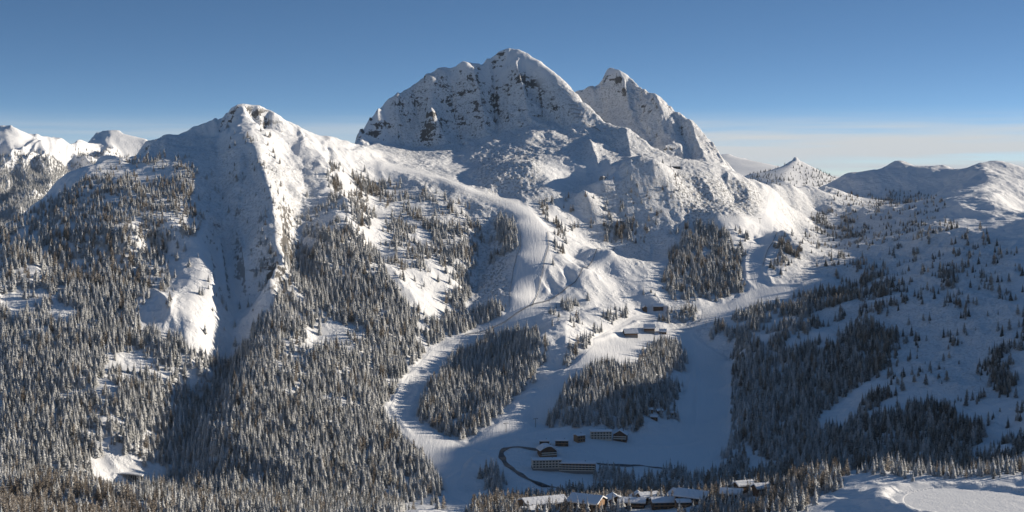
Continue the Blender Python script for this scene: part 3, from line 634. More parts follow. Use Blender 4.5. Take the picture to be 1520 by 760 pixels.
area([(1290,425),(1330,410),(1345,440),(1300,470)], .5, .3); area([(1395,400),(1425,395),(1430,450),(1400,455)], .3, .3)
area([(1235,440),(1270,392),(1300,400),(1330,440),(1240,480)], .4, .4)
area([(878,700),(960,705),(1060,700),(1110,690),(1120,712),(1000,728),(880,728)], .55, .1)
area([(715,700),(745,700),(752,728),(722,735)], .9)
area([(985,660),(1005,660),(1005,680),(985,680)], .4); area([(1060,640),(1090,650),(1110,690),(1075,690)], .6)
area([(958,600),(1012,600),(1012,622),(958,626)], .3, .3)
area([(925,590),(960,592),(958,618),(925,640)], .6, .3)
area([(828,540),(850,515),(885,488),(905,490),(880,515),(845,545)], .8)
area([(815,462),(840,452),(872,440),(872,448),(830,468)], .7); area([(818,482),(850,470),(870,470),(865,480),(825,488)], .7); area([(895,470),(930,462),(935,470),(905,482)], .8)
area([(760,515),(800,515),(812,540),(775,560)], .75); area([(940,440),(1000,430),(1060,440),(1000,452)], .3)
area([(0,685),(150,712),(250,735),(400,740),(600,748),(600,820),(0,820)], 1., .12)
area([(0,735),(60,715),(150,735),(240,755),(240,820),(0,820)], 1., .62)
area([(590,746),(680,742),(700,760),(600,765)], .03, mode='set')
area([(700,752),(800,742),(900,728),(1000,722),(1100,708),(1140,692),(1180,705),(1150,735),(1100,742),(1000,750),(900,765),(700,790)], .75, .45)
area([(1110,720),(1140,698),(1200,690),(1270,685),(1255,712),(1210,745),(1170,775),(1000,800),(1000,770)], .75, .40)
area([(1322,705),(1332,690),(1400,685),(1450,675),(1520,645),(1520,735),(1498,722),(1450,712),(1400,712),(1345,712)], .5, .10)
area([(1290,690),(1330,690),(1325,702),(1300,705)], .3)
dens = blur(dens, 2)

SP = 5.3
def candidates(y0, y1, sp):
    out = []
    ys = np.arange(y0, y1, sp)
    for y in ys:
        xs = np.arange(-.365 * y, .365 * y, sp); out.append(np.stack([xs, np.full(xs.shape, y)], 1))
    c = np.concatenate(out); c += (rng.random(c.shape) - .5) * sp * .95; return c
cd = candidates(1010, 4300, SP); cz = ground(cd[:, 0], cd[:, 1]); cpx, cpy = project(cd[:, 0], cd[:, 1], cz)
jx = 5 * fbm(cd[:, 0] / 22, cd[:, 1] / 22, 2) + rng.normal(0, 2.0, len(cd)); jy = 4 * fbm(cd[:, 0] / 25 + 9, cd[:, 1] / 25, 2) + rng.normal(0, 1.6, len(cd))
dd = look(dens, cpx + jx, np.clip(cpy + jy, 0, IMH - 3))
cl = fbm(cd[:, 0] / 45, cd[:, 1] / 45, 2)
gap = fbm(cd[:, 0] / 95 + 50, cd[:, 1] / 130, 3)
prob = np.where((gap > .50) & (cd[:, 1] > 1500) & (cpx < 640), .40, 1.0) * np.where(dd > .7, dd * np.where(cl < -.30, .55, 1.), dd * 1.15 * np.clip(.55 + 2.1 * fbm(cd[:, 0] / 38 + 5, cd[:, 1] / 55, 3), .02, 3.5))
vis = (cz + 10) / cd[:, 1] > horizon(cd[:, 0], cd[:, 1])
pm_ = look(piste, cpx, cpy)
ok = (rng.random(len(cd)) < prob * .9) & vis & (pm_ < .25)
BLOCK = []                                       # (x, y, radius) kept free of trees round buildings and the reservoir

house('hotel', 'long four storey hotel with light balcony rows, left half beside the stream bend', 'hotel', 811, 697, 1990, 38, 16, 13.5, 6, 'x', .12, M_PLAS, M_STONE, 4, 9, .9, .8)
house('hotel', 'long stepped hotel wing with brown balcony rows, right of the lighter wing', 'hotel', 857, 700, 1990, 48, 15, 11.5, -6, 'x', .12, M_WOODL, M_STONE, 4, 11, 1.4, .8)
house('lodge', 'wooden building with a sunlit rounded snow roof just behind the long hotel', 'lodge', 812, 676, 2030, 22, 20, 8.0, 14, 'y', .52, M_WOOD, M_WOODL, 3, 4, 1.3, 2.0, arch=True)
house('chalet', 'small brown box chalet with flat snow roof, leftmost of the three in a row', 'chalet', 808, 661, 2085, 13, 10, 6.5, 2, 'x', .16, M_WOOD, None, 2, 3, 1.4, 1.0)
house('chalet', 'wide brown chalet with flat snow roof, middle of the three in a row', 'chalet', 834, 661, 2085, 18, 10, 7.0, -3, 'x', .16, M_WOOD, None, 2, 4, 1.4, 1.0)
house('chalet', 'reddish brown chalet turned sideways, rightmost of the three in a row', 'chalet', 860, 655, 2110, 13, 10, 8.5, 35, 'x', .25, M_WOODL, None, 2, 3, 1.2, 1.0)
house('hotel', 'pale three storey guest house with snow roof at the lower edge of the wood', 'hotel', 892, 651, 2130, 30, 12, 10.5, 3, 'x', .2, M_PLAS, None, 3, 7, 1.4, 1.0)
house('chalet', 'dark gabled chalet standing right of the pale guest house', 'chalet', 921, 653, 2130, 19, 14, 8.5, -12, 'y', .62, M_WOOD, None, 3, 3, .9, 1.6)
for px_, py_, w_, l_ in [(966, 611, 6, 'tiny snow capped hut among trees, highest of the huts beside the steep run'), (971, 621, 10, 'low hut with thick snow roof and dark opening beside the wood edge'), (979, 613, 9, 'flat hut almost buried in snow between two other huts'), (1001, 616, 10, 'dark hut with pitched snow roof nearest the steep run')]:
    house('hut', l_, 'hut', px_, py_, 2250, w_, 7, 3.4, random.uniform(-15, 20), 'x', .45, M_WOOD, None, 1, 2, 1.2, .8, balcony=False, chimney=False, group='small huts above the guest house')
house('lodge', 'large mountain lodge with stone base and dark roofs on the brow', 'lodge', 936, 498, 2590, 22, 14, 5.5, 8, 'x', .75, M_WOOD, M_STONE, 2, 6, 1.6, 1.6)
house('lodge', 'lodge with a bright sunlit rounded snow roof on the brow', 'lodge', 964, 491, 2620, 18, 15, 4.8, -8, 'x', .8, M_WOOD, M_STONE, 2, 4, 2.2, 1.4, arch=True)
house('hut', 'low snow laden hut at the right end of the lodges on the brow', 'hut', 984, 494, 2620, 12, 9, 2.8, -10, 'x', .7, M_WOOD, None, 1, 3, 1.5, 1.0, balcony=False)
house('barn', 'long dark building in shade above the lodges on the brow', 'barn', 977, 457, 2760, 18, 10, 3.5, -4, 'x', .8, M_WOOD, None, 1, 4, 1.0, 1.0, balcony=False)
house('hut', 'narrow upright hut in shade left of the long dark building', 'hut', 957, 461, 2740, 7, 7, 7, 10, 'y', .6, M_WOOD, None, 2, 1, 1.0, .8, balcony=False)
house('lift_station', 'low dark lift station on the ridge crest under the rocky second peak', 'lift station', 1004, 250, 3325, 18, 9, 4.5, -10, 'x', .1, M_DARK, None, 1, 3, .5, .8, balcony=False, chimney=False)
V_ = [(806, 757, 1395, 42, 26, 6.5, 22, 'x', .30, False, 'large chalet with a wide sunlit snow roof, leftmost at the bottom edge'),
      (872, 751, 1400, 30, 24, 7.5, -28, 'x', .42, False, 'big gabled chalet with red brown timber front, second from the left at the bottom edge'),
      (912, 752, 1405, 16, 12, 5.0, 12, 'y', .5, False, 'small chalet with a peaked snow cap right of the big red brown chalet'),
      (938, 754, 1390, 24, 14, 4.5, -8, 'x', .35, False, 'low chalet under a long unbroken snow roof near the bottom edge'),
      (962, 745, 1420, 18, 12, 5.5, 20, 'x', .45, False, 'chalet with sunlit snow roof behind the low long roofed chalet'),
      (985, 753, 1390, 22, 13, 4.5, 6, 'x', .38, False, 'low chalet with rounded snow edge beside the large gabled roof'),
      (982, 738, 1440, 20, 11, 5.5, -20, 'x', .5, False, 'chalet with half shaded roof behind the row of low chalets'),
      (1006, 740, 1440, 17, 12, 6.5, 30, 'y', .6, False, 'chalet with a pale sunlit gable in the middle of the hamlet'),
      (1030, 748, 1400, 30, 20, 6.0, -32, 'x', .42, False, 'large gabled chalet with timber front facing right in the hamlet'),
      (1014, 753, 1385, 11, 8, 3.4, 5, 'x', .3, False, 'small flat annexe beside the large gabled chalet in the hamlet'),
      (1040, 733, 1440, 22, 14, 5.5, -12, 'x', .4, False, 'chalet with smooth snow roof behind the large gabled chalet'),
      (1066, 733, 1440, 30, 18, 5.5, -24, 'x', .5, True, 'long barrel roofed building at the right end of the hamlet'),
      (786, 752, 1405, 14, 10, 5.0, 30, 'x', .5, False, 'small chalet just left of the wide sunlit roof at the bottom edge'),
      (1086, 742, 1400, 18, 12, 5.0, -14, 'x', .45, False, 'chalet with deep roof snow below the barrel roofed building'),
      (1132, 734, 1380, 15, 11, 4.6, 18, 'x', .5, False, 'rightmost chalet of the hamlet, half hidden by trees'),
      (948, 737, 1440, 14, 10, 5.0, 8, 'y', .6, False, 'small peaked chalet at the back of the hamlet, nearest the stream'),
      (1104, 728, 1410, 16, 10, 4.0, 24, 'x', .5, False, 'dark lone hut below the trees right of the hamlet')]
for px_, py_, D_, w_, d_, h_, rz_, rg_, pi_, ar_, l_ in V_:
    house('chalet', l_, 'chalet', px_, py_, D_, w_, d_, h_ + 2, rz_, rg_, pi_, M_WOODL if w_ > 28 else M_WOOD, None, 2, max(2, int(w_ / 5)), 1.3, 1.5, arch=ar_, sink=0, group='chalets of the hamlet at the bottom edge')

# ---------------------------------------------------------------- draped ribbons: stream and roads
def ribbon(name, pts, width, lift, mat, label=None, cat=None, kind='structure', step=6.0):
    w = [site(*p) for p in pts]; P_ = []
    for a, b_ in zip(w[:-1], w[1:]):
        n_ = max(1, int(math.dist(a, b_) / step)); P_ += [(a[0] + (b_[0] - a[0]) * q / n_, a[1] + (b_[1] - a[1]) * q / n_) for q in range(n_)]
    P_.append(w[-1]); P_ = np.array(P_)
    for _ in range(4): P_[1:-1] = (P_[:-2] + 2 * P_[1:-1] + P_[2:]) / 4
    T_ = np.gradient(P_, axis=0); T_ /= np.linalg.norm(T_, axis=1)[:, None] + 1e-9; Nn = np.stack([-T_[:, 1], T_[:, 0]], 1)
    V, Fc = [], []
    for i_, (p, n2) in enumerate(zip(P_, Nn)):
        ww = width * (1 + .25 * math.sin(i_ * .9) * (name == 'stream'))
        for s_ in (-1, -.33, .33, 1):
            q = p + n2 * ww / 2 * s_; V.append((q[0], q[1], gz(q[0], q[1]) + lift))
    for i_ in range(len(P_) - 1):
        for c_ in range(3): a = i_ * 4 + c_; Fc.append((a, a + 1, a + 5, a + 4))
    o = link(bpy.data.objects.new(name, mesh_of(name, V, Fc, mat)))
    if kind: o['kind'] = kind
    return o
ribbon('stream', [(800,668,2050),(775,664,2060),(752,664,2060),(743,672,2040),(748,685,2010),(760,696,1980),(780,710,1930),(805,720,1900),(835,726,1880),(870,732,1860)], 8, .5, M_WATER)
ribbon('road', [(886,688,2000),(930,690,1995),(970,694,1985),(1018,699,1970)], 6, .45, M_ASPH)
ribbon('path', [(1310,556,2300),(1350,566,2260),(1385,577,2220),(1415,595,2160),(1450,612,2100),(1500,634,2020)], 6, .4, snow)

# ---------------------------------------------------------------- fences, avalanche barriers, lift pylons, gallery
def fence(name, label, cat, pts, hgt_, mat, step=14.0, group=None, net=True):
    w = [site(*p) for p in pts]; P_ = []
    for a, b_ in zip(w[:-1], w[1:]):
        n_ = max(1, int(math.dist(a, b_) / step)); P_ += [(a[0] + (b_[0] - a[0]) * q / n_, a[1] + (b_[1] - a[1]) * q / n_) for q in range(n_)]
    P_.append(w[-1]); o3 = (P_[0][0], P_[0][1], gz(*P_[0])); e = root(name, label, cat, o3, 0, group)
    L = [(p[0] - o3[0], p[1] - o3[1], gz(*p) - o3[2]) for p in P_]
    for q in L[:90]: MB().bar((q[0], q[1], q[2] - 1), (q[0], q[1], q[2] + hgt_), .14).put('post', M_WOOD, e)
    m_ = MB()
    for a, b_ in zip(L[:-1], L[1:]):
        for zz in ([.35, .6, .85, 1.0] if net else [.5, .95]):
            m_.bar((a[0], a[1], a[2] + hgt_ * zz), (b_[0], b_[1], b_[2] + hgt_ * zz), .16 if net else .1, 4)
    m_.put('rail', mat, e); return e
fence('snow_fence', 'long dark snow fence running diagonally up the slope right of the main run', 'fence', [(690,497,2540),(750,478,2560),(815,447,2610),(860,410,2730),(912,368,2860)], 2.6, M_DARK)
fence('safety_fence', 'thin fence along the right edge of the steep main run', 'fence', [(813,345,2850),(815,365,2800),(806,400,2710),(797,440,2620),(790,455,2590)], 1.9, M_DARK, 10)
fence('safety_fence', 'thin fence along the left edge of the steep main run', 'fence', [(772,345,2850),(773,365,2800),(762,400,2710),(757,430,2640),(756,455,2590)], 1.6, M_DARK, 10)
fence('safety_fence', 'thin fence on the wooded knoll edge of the upper right run', 'fence', [(1153,346,3120),(1140,370,3020),(1132,395,2930)], 1.9, M_DARK, 10)
for i_, (a, b_, l_) in enumerate([((843,156,3600),(858,159,3600),'topmost'),((845,163,3580),(862,165,3580),'second from the top'),((848,170,3560),(866,171,3560),'third from the top'),((852,176,3540),(870,177,3540),'lowest')]):
    fence('avalanche_barrier', 'dark avalanche barrier row on the sunlit shoulder of the main peak, ' + l_, 'avalanche barrier', [a, b_], 3.6, M_DARK, 5.0, 'avalanche barriers below the main summit')
fence('snow_fence', 'snow fence dropping from the shoulder below the avalanche barriers', 'fence', [(867,183,3530),(880,189,3490),(892,196,3460)], 3.0, M_DARK, 7)
def pylon(px, py, D, h_, rz, label):
    x, y = site(px, py, D); e = root('lift_pylon', label, 'lift pylon', (x, y, gz(x, y)), rz, 'lift pylons')
    MB().bar((0, 0, -1), (0, 0, h_), .38, 8).put('mast', M_DARK, e)
    MB().box(-3.4, 3.4, -.25, .25, h_ - .6, h_ - .15).put('crossarm', M_DARK, e)
    for sx in (-3.1, 3.1): MB().box(sx - .2, sx + .2, -1.6, 1.6, h_ - 1.1, h_ - .62).put('sheave', M_DARK, e)
    BLOCK.append((x, y, 7))
for px_, py_, D_, h_, l_ in [(751,641,2140,13,'lone lift pylon on the shaded run left of the chalet row'),(795,634,2180,13,'lift pylon at the lower tip of the central wood'),(898,196,3455,9,'left lift pylon on the shoulder below the main peak'),(908,199,3445,9,'right lift pylon on the shoulder below the main peak'),
                            (928,497,2650,10,'lift pylon at the left end of the lodges on the brow'),(1128,331,3200,11,'lift pylon beside the upper right run')]: pylon(px_, py_, D_, h_, 30, l_)
# avalanche gallery of the valley road
gx0, gy0 = site(182, 712, 1880); e = root('road_gallery', 'curved dark road gallery with a row of pillars in the shaded hollow at lower left', 'road gallery', (gx0, gy0, gz(gx0, gy0)), 0)
ar = [(-27 + 54 * q / 18, 15 * math.sin(math.pi * q / 18) - 8) for q in range(19)]
rfm, bw, tp = MB(), MB(), MB()
for (xa, ya), (xb, yb) in zip(ar[:-1], ar[1:]):
    for mbx, o0, o1, za, zb in ((rfm, -2.0, 7.0, 6.0, 6.8), (bw, 6.0, 7.0, -3, 6.0), (tp, -1.7, 6.9, 6.8, 7.9)):
        i_ = len(mbx.v); mbx.v += [(x_, y_ + o, z_) for z_ in (za, zb) for (x_, y_, o) in ((xa, ya, o0), (xb, yb, o0), (xb, yb, o1), (xa, ya, o1))]
        mbx.f += [(i_ + 3, i_ + 2, i_ + 1, i_), (i_ + 4, i_ + 5, i_ + 6, i_ + 7), (i_, i_ + 1, i_ + 5, i_ + 4), (i_ + 2, i_ + 3, i_ + 7, i_ + 6), (i_ + 1, i_ + 2, i_ + 6, i_ + 5), (i_ + 3, i_, i_ + 4, i_ + 7)]
rr_ = rfm.put('roof', M_CONC, e); bw.put('back_wall', M_DARK, e); tp.put('roof_snow', M_RSNOW, rr_)
for x_, y_ in ar: MB().box(x_ - .35, x_ + .35, y_ - 1.8, y_ - 1.1, -3, 6.0).put('pillar', M_CONC, e)
BLOCK.append((gx0, gy0 - 5, 38)); BLOCK.append((gx0, gy0 - 40, 30))
for bx_, by_, br_ in BLOCK: ok &= np.hypot(cd[:, 0] - bx_, cd[:, 1] - by_) > br_
ok &= np.hypot((cd[:, 0] - cx) / 58, (cd[:, 1] - cy) / 66) > 1.28
T = cd[ok]; Tz = cz[ok]; Tpx, Tpy, Tl = cpx[ok], cpy[ok], look(larch, cpx[ok], np.clip(cpy[ok], 0, IMH - 3))
Td = dd[ok]
isl = rng.random(len(T)) < Tl
Th = np.where(Td > .6, 17, 14) * (.55 + .85 * rng.random(len(T))**.8)
Th = np.where((T[:, 1] < 1480), Th * .80, Th); Th = np.where((T[:, 1] > 3100), Th * .7, Th); Th = np.where((Tpx < 480) & (Tpy < 345), Th * .72, Th)
Th = np.where((rng.random(len(T)) < .20), Th * .5, Th)
# far slopes
fc = candidates(4400, 8200, 10.5); fc = fc[(fc[:, 0] < -.2 * fc[:, 1]) | ((fc[:, 0] > .15 * fc[:, 1]) & (fc[:, 1] < 5600))]; fz = ground(fc[:, 0], fc[:, 1]); fpx, fpy = project(fc[:, 0], fc[:, 1], fz)
lim = np.where(fpx < 110, 232, 226) + np.where(fpx > 1000, 18, 0) + 18 * fbm(fc[:, 0] / 260, fc[:, 1] / 700, 3)
fo = ((fpx < 1000) | (rng.random(len(fc)) < .45)) & (fpy > lim) & ((fpx < 215) & (fpx > -20) | (fpx > 1110) & (fpx < 1240)) & ((fz + 10) / fc[:, 1] > horizon(fc[:, 0], fc[:, 1], 25)) & (rng.random(len(fc)) < sstep(0, 45, fpy - lim) * .85 + .1)
print('trees', len(T), 'larch', isl.sum(), 'far', fo.sum())

frost, nt, b = newmat('frosted_needles'); k = N(nt)
g = k.new('ShaderNodeNewGeometry'); oi = k.new('ShaderNodeObjectInfo'); tcn = k.new('ShaderNodeTexCoord')
sn = k.new('ShaderNodeSeparateXYZ'); nt.links.new(g.outputs['True Normal'], sn.inputs[0])
sp_ = k.new('ShaderNodeSeparateXYZ'); nt.links.new(g.outputs['Position'], sp_.inputs[0])
east = k.ramp(sp_.outputs[0], 250, 750, .0, .28)          # the wood on the eastern side carries less rime
f = k.math('ADD', k.math('MULTIPLY', sn.outputs[2], .45), k.math('MULTIPLY', k.noise(g.outputs['Position'], .55, 3, .65), .95))
f = k.math('ADD', f, k.math('MULTIPLY', oi.outputs['Random'], .34)); f = k.math('SUBTRACT', f, east); f = k.math('SUBTRACT', f, k.ramp(sp_.outputs[2], -360, -120, .10, 0.0))
ff = k.ramp(f, .50, 1.02, .02, .88)
green = k.mix(oi.outputs['Random'], (.028, .033, .027, 1), (.055, .054, .045, 1))
nt.links.new(k.mix(ff, green, (.76, .75, .72, 1)), b.inputs['Base Color']); b.inputs['Roughness'].default_value = .9
twig, nt, b = newmat('frosted_larch_twigs'); k = N(nt)
g = k.new('ShaderNodeNewGeometry'); oi = k.new('ShaderNodeObjectInfo')
f = k.math('ADD', k.math('MULTIPLY', k.noise(g.outputs['Position'], 1.1, 3, .6), .8), k.math('MULTIPLY', oi.outputs['Random'], .25))
nt.links.new(k.mix(k.ramp(f, .38, .82, .06, .85), k.mix(oi.outputs['Random'], (.15, .115, .08, 1), (.27, .21, .145, 1)), (.70, .66, .60, 1)), b.inputs['Base Color']); b.inputs['Roughness'].default_value = .9
bark, nt, b = newmat('bark'); k = N(nt); g = k.new('ShaderNodeNewGeometry')
nt.links.new(k.mix(k.noise(g.outputs['Position'], 1.5, 3), (.06, .045, .035, 1), (.16, .13, .11, 1)), b.inputs['Base Color']); b.inputs['Roughness'].default_value = .95

def spruce_crown(seed, wide=.17, layers=13, snowy=True):
    r = random.Random(seed); V, Fc = [], []
    for l in range(layers):
        u = l / (layers - 1); z0 = .07 + .90 * u; rad = wide * 1.12 * (1 - u)**1.02 + .008
        m = 9 if u < .5 else (7 if u < .8 else 5); off = r.random() * 6.28
        for q in range(m):
            a = off + (q + r.uniform(-.3, .3)) * 2 * math.pi / m; rr = rad * r.uniform(.60, 1.25); dz = rr * r.uniform(.25, .62) + .008
            wv = rr * r.uniform(.38, .60); ca, sa = math.cos(a), math.sin(a); zz = z0 + r.uniform(-.015, .015)
            i = len(V)
            V += [(0, 0, zz + .028), (ca * rr * .6 - sa * wv, sa * rr * .6 + ca * wv, zz - dz * .75), (ca * rr, sa * rr, zz - dz), (ca * rr * .6 + sa * wv, sa * rr * .6 - ca * wv, zz - dz * .75), (ca * rr * .55, sa * rr * .55, zz - dz * .22)]
            Fc += [(i, i + 1, i + 4), (i, i + 4, i + 3), (i + 4, i + 1, i + 2), (i + 4, i + 2, i + 3)]
    i = len(V); V += [(.008, 0, .93), (-.006, .008, .93), (-.006, -.008, .93), (0, 0, 1.0)]; Fc += [(i, i + 1, i + 3), (i + 1, i + 2, i + 3), (i + 2, i, i + 3)]
    return mesh_of('crown', V, Fc, frost)
def larch_crown(seed):
    r = random.Random(seed); V, Fc = [], []
    for q in range(150):
        u = (q + r.random()) / 150; z0 = .10 + .86 * u; rr = (.20 * (1 - u)**.75 + .015) * r.uniform(.5, 1.2); a = q * 2.399 + r.uniform(-.4, .4)
        ca, sa = math.cos(a), math.sin(a); dz = rr * r.uniform(-.15, .35); wv = rr * r.uniform(.08, .22); t = r.uniform(-.03, .03)
        i = len(V)
        V += [(0, 0, z0), (ca * rr * .65 - sa * wv, sa * rr * .65 + ca * wv, z0 + dz * .6 + t), (ca * rr, sa * rr, z0 + dz), (ca * rr * .6 + sa * wv, sa * rr * .6 - ca * wv, z0 + dz * .5 - t)]
        Fc += [(i, i + 1, i + 2), (i, i + 2, i + 3)]
    return mesh_of('crown', V, Fc, twig)
def trunk_mesh(r0, seed):
    r = random.Random(seed); V, Fc = [], []; n_ = 6; lv = [(-.03, 1.25), (.05, 1.0), (.35, .7), (.7, .38), (.97, .08)]
    for z, s_ in lv:
        ox, oy = r.uniform(-.002, .002), r.uniform(-.002, .002)
        V += [(ox + r0 * s_ * math.cos(a * 2 * math.pi / n_), oy + r0 * s_ * math.sin(a * 2 * math.pi / n_), z) for a in range(n_)]
    for l in range(len(lv) - 1):
        for a in range(n_): Fc.append((l * n_ + a, l * n_ + (a + 1) % n_, (l + 1) * n_ + (a + 1) % n_, (l + 1) * n_ + a))
    return mesh_of('trunk', V, Fc, bark)
KIND = {'spruce_tree': [(trunk_mesh(.013, i), spruce_crown(50 + i, [.17, .21, .145, .19][i])) for i in range(4)],
        'larch_tree': [(trunk_mesh(.012, 20 + i), larch_crown(80 + i)) for i in range(3)]}
PROTO = {}
ZONES = [(-1, 1500, -99, 80, 'in the near wood at the bottom left corner'), (-1, 1500, 80, 160, 'at the bottom edge left of the road gallery'), (-1, 1500, 160, 290, 'at the bottom edge below the road gallery'),
         (-1, 1500, 290, 450, 'at the bottom edge right of the road gallery'), (-1, 1500, 450, 740, 'at the bottom edge just left of the chalets'), (-1, 1500, 740, 890, 'beside the two large chalets at the bottom edge'),
         (-1, 1500, 890, 1130, 'among the small chalets of the hamlet at the bottom edge'), (-1, 1500, 1130, 1220, 'on the near shoulder right beside the hamlet'), (-1, 1500, 1220, 1325, 'on the near shoulder left of the reservoir'),
         (-1, 1500, 1325, 1430, 'behind the left half of the snow covered reservoir'), (-1, 1500, 1430, 9999, 'behind the right half of the snow covered reservoir'),
         (1500, 9999, -99, 330, 'on the wooded slope above the road gallery'), (1500, 9999, 330, 480, 'on the wooded slope right of the shaded ravine'), (1500, 9999, 480, 680, 'on the wooded slope beside the curving lower run'),
         (1500, 9999, 680, 830, 'around the stream bend left of the long hotel'), (1500, 9999, 830, 1060, 'in the shaded wood below the long hotel'), (1500, 9999, 1060, 1250, 'at the foot of the shaded wood right of the steep run'), (1500, 9999, 1250, 9999, 'on the shaded slope above the reservoir')]
LOOK = {'spruce_tree': ('frosted spruce', 'frosted spruces'), 'larch_tree': ('bare frosted larch', 'bare frosted larches')}
def tree_label(kind, px, y, h_):
    z_ = next(q[4] for q in ZONES if q[0] <= y < q[1] and q[2] <= px < q[3]); a = 'tall' if h_ > 15.5 else ('small' if h_ < 12 else 'middling')
    return a + ' ' + LOOK[kind][0] + ' ' + z_, LOOK[kind][1] + ' ' + z_
def far_group(kind, X, Y, Z, Hh):
    """the rest of the wood: one point cloud, every point grows a tree"""
    me = bpy.data.meshes.new(kind + '_points'); nn = len(X); me.vertices.add(nn)
    me.vertices.foreach_set('co', np.stack([X, Y, Z], 1).astype(np.float32).ravel())
    a = me.attributes.new('tall', 'FLOAT', 'POINT'); a.data.foreach_set('value', Hh.astype(np.float32))
    a = me.attributes.new('fat', 'FLOAT', 'POINT'); a.data.foreach_set('value', (Hh * (.9 + .45 * rng.random(nn))).astype(np.float32))
    a = me.attributes.new('turn', 'FLOAT', 'POINT'); a.data.foreach_set('value', (rng.random(nn) * 6.28).astype(np.float32))
    a = me.attributes.new('pick', 'INT', 'POINT'); a.data.foreach_set('value', rng.integers(0, len(KIND[kind]), nn).astype(np.int32))
    o = link(bpy.data.objects.new(kind.replace('_tree', '_forest'), me)); o['kind'] = 'stuff'
    ng = bpy.data.node_groups.new(kind + '_growth', 'GeometryNodeTree')
    ng.interface.new_socket('Geometry', in_out='INPUT', socket_type='NodeSocketGeometry'); ng.interface.new_socket('Geometry', in_out='OUTPUT', socket_type='NodeSocketGeometry')
    nd = ng.nodes; lk = ng.links.new; gi = nd.new('NodeGroupInput'); go = nd.new('NodeGroupOutput'); iop = nd.new('GeometryNodeInstanceOnPoints')
    jg = nd.new('GeometryNodeJoinGeometry')
    for tr, cr in reversed(PROTO[kind]):
        j2 = nd.new('GeometryNodeJoinGeometry')
        for ob in (tr, cr):
            oi_ = nd.new('GeometryNodeObjectInfo'); oi_.transform_space = 'ORIGINAL'; oi_.inputs['Object'].default_value = ob; lk(oi_.outputs['Geometry'], j2.inputs[0])
        gti = nd.new('GeometryNodeGeometryToInstance'); lk(j2.outputs[0], gti.inputs[0]); lk(gti.outputs[0], jg.inputs[0])
    lk(gi.outputs[0], iop.inputs['Points']); lk(jg.outputs[0], iop.inputs['Instance']); iop.inputs['Pick Instance'].default_value = True
    def attr(nm, ty='FLOAT'):
        n_ = nd.new('GeometryNodeInputNamedAttribute'); n_.data_type = ty; n_.inputs['Name'].default_value = nm; return n_.outputs['Attribute']
    lk(attr('pick', 'INT'), iop.inputs['Instance Index'])
    cr_ = nd.new('ShaderNodeCombineXYZ'); lk(attr('turn'), cr_.inputs[2]); lk(cr_.outputs[0], iop.inputs['Rotation'])
    cs2 = nd.new('ShaderNodeCombineXYZ'); fa = attr('fat'); lk(fa, cs2.inputs[0]); lk(fa, cs2.inputs[1]); lk(attr('tall'), cs2.inputs[2]); lk(cs2.outputs[0], iop.inputs['Scale'])
    lk(iop.outputs[0], go.inputs[0])
    o.modifiers.new('growth', 'NODES').node_group = ng
    return o
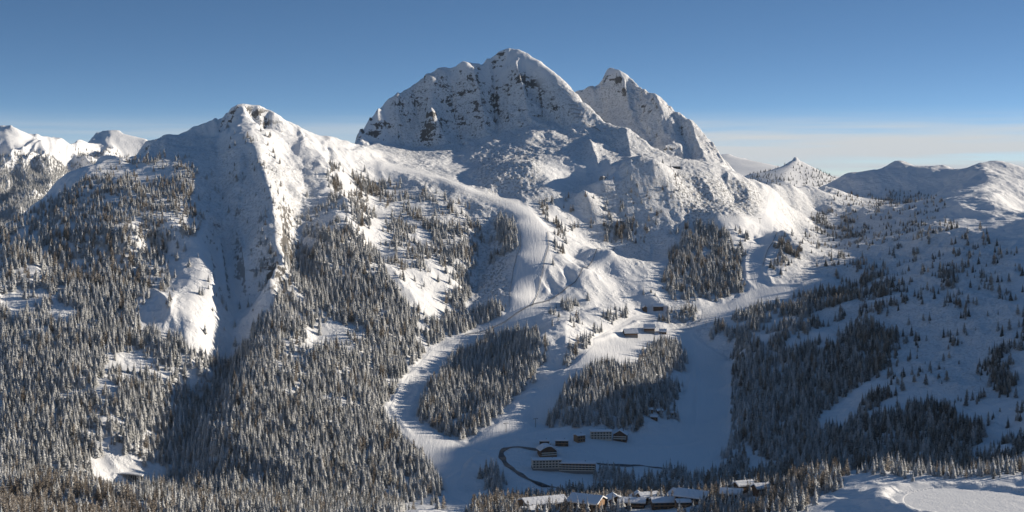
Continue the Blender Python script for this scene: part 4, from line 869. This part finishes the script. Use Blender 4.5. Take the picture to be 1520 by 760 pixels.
def plant(kind, sel, extra=None, limit=290):
    idx = np.nonzero(sel)[0]
    top = HY - F * (Tz[idx] + Th[idx]) / T[idx, 1]; size = F * Th[idx] / T[idx, 1]
    inside = (Tpx[idx] > 6) & (Tpx[idx] < 1514) & (top < 752)
    score = np.where(inside, size, 0); order = idx[np.argsort(-score)][:limit]
    print(kind, 'smallest single tree px', np.sort(-score)[min(limit, len(score)) - 1])
    PROTO[kind] = []; first = {}
    for c_, q in enumerate(order):
        v = c_ % len(KIND[kind])
        if v not in first:
            e = bpy.data.objects.new(kind, None); tr = bpy.data.objects.new('trunk', KIND[kind][v][0]); cr = bpy.data.objects.new('crown', KIND[kind][v][1])
            first[v] = (e, tr, cr)
        else:
            e, tr, cr = [o_.copy() for o_ in first[v]]
        link(e); link(tr, e); link(cr, e)
        if len(PROTO[kind]) == v: PROTO[kind].append((tr, cr))
        h_ = float(Th[q]); w_ = h_ * random.uniform(.9, 1.3)
        e.location = (T[q, 0], T[q, 1], Tz[q] - .25); e.scale = (w_, w_, h_); e.rotation_euler = (0, 0, random.random() * 6.28)
        e['label'], e['group'] = tree_label(kind, Tpx[q], T[q, 1], h_); e['category'] = kind.replace('_', ' ')
    rest = sel.copy(); rest[order] = False
    X, Y, Z, Hh = T[rest, 0], T[rest, 1], Tz[rest] - .3, Th[rest]
    if extra is not None:
        X = np.append(X, extra[0]); Y = np.append(Y, extra[1]); Z = np.append(Z, extra[2]); Hh = np.append(Hh, extra[3])
    return far_group(kind, X, Y, Z, Hh)
if QUICK != '1':
    fs = plant('spruce_tree', ~isl, (fc[fo, 0], fc[fo, 1], fz[fo] - .5, np.where(fc[fo, 0] > 0, 10, 17) * (.6 + .8 * rng.random(fo.sum()))))
    fs['label'] = 'dense frosted spruce forest covering the slopes around the valley'; fs['category'] = 'forest'
    fl = plant('larch_tree', isl)
    fl['label'] = 'scattered bare brownish larches with rime on the slopes'; fl['category'] = 'forest'

# ---------------------------------------------------------------- air
if os.environ.get('HAZE', '1') == '1':
    hz, nt, b = newmat('thin_air'); nt.nodes.clear()
    ho = nt.nodes.new('ShaderNodeOutputMaterial'); pv = nt.nodes.new('ShaderNodeVolumePrincipled')
    pv.inputs['Density'].default_value = 0.8e-5; pv.inputs['Color'].default_value = (.62, .78, 1.0, 1); pv.inputs['Anisotropy'].default_value = 0.0
    nt.links.new(pv.outputs[0], ho.inputs['Volume'])
    x0, x1, y0, y1 = -38000 * 2.7, 38000 * 2.7, -400, 38100; z0, z1 = float(H.min()) - 1.5, float(max(H.max(), 10)) + 30
    vs = [(x, y, z) for z in (z0, z1) for x, y in ((x0, y0), (x1, y0), (x1, y1), (x0, y1))]
    ob = link(bpy.data.objects.new('haze', mesh_of('haze', vs, [(3, 2, 1, 0), (4, 5, 6, 7), (0, 1, 5, 4), (1, 2, 6, 5), (2, 3, 7, 6), (3, 0, 4, 7)], hz)))
    ob['kind'] = 'stuff'; ob['label'] = 'thin blue winter haze filling the air over the valley'; ob['category'] = 'haze'
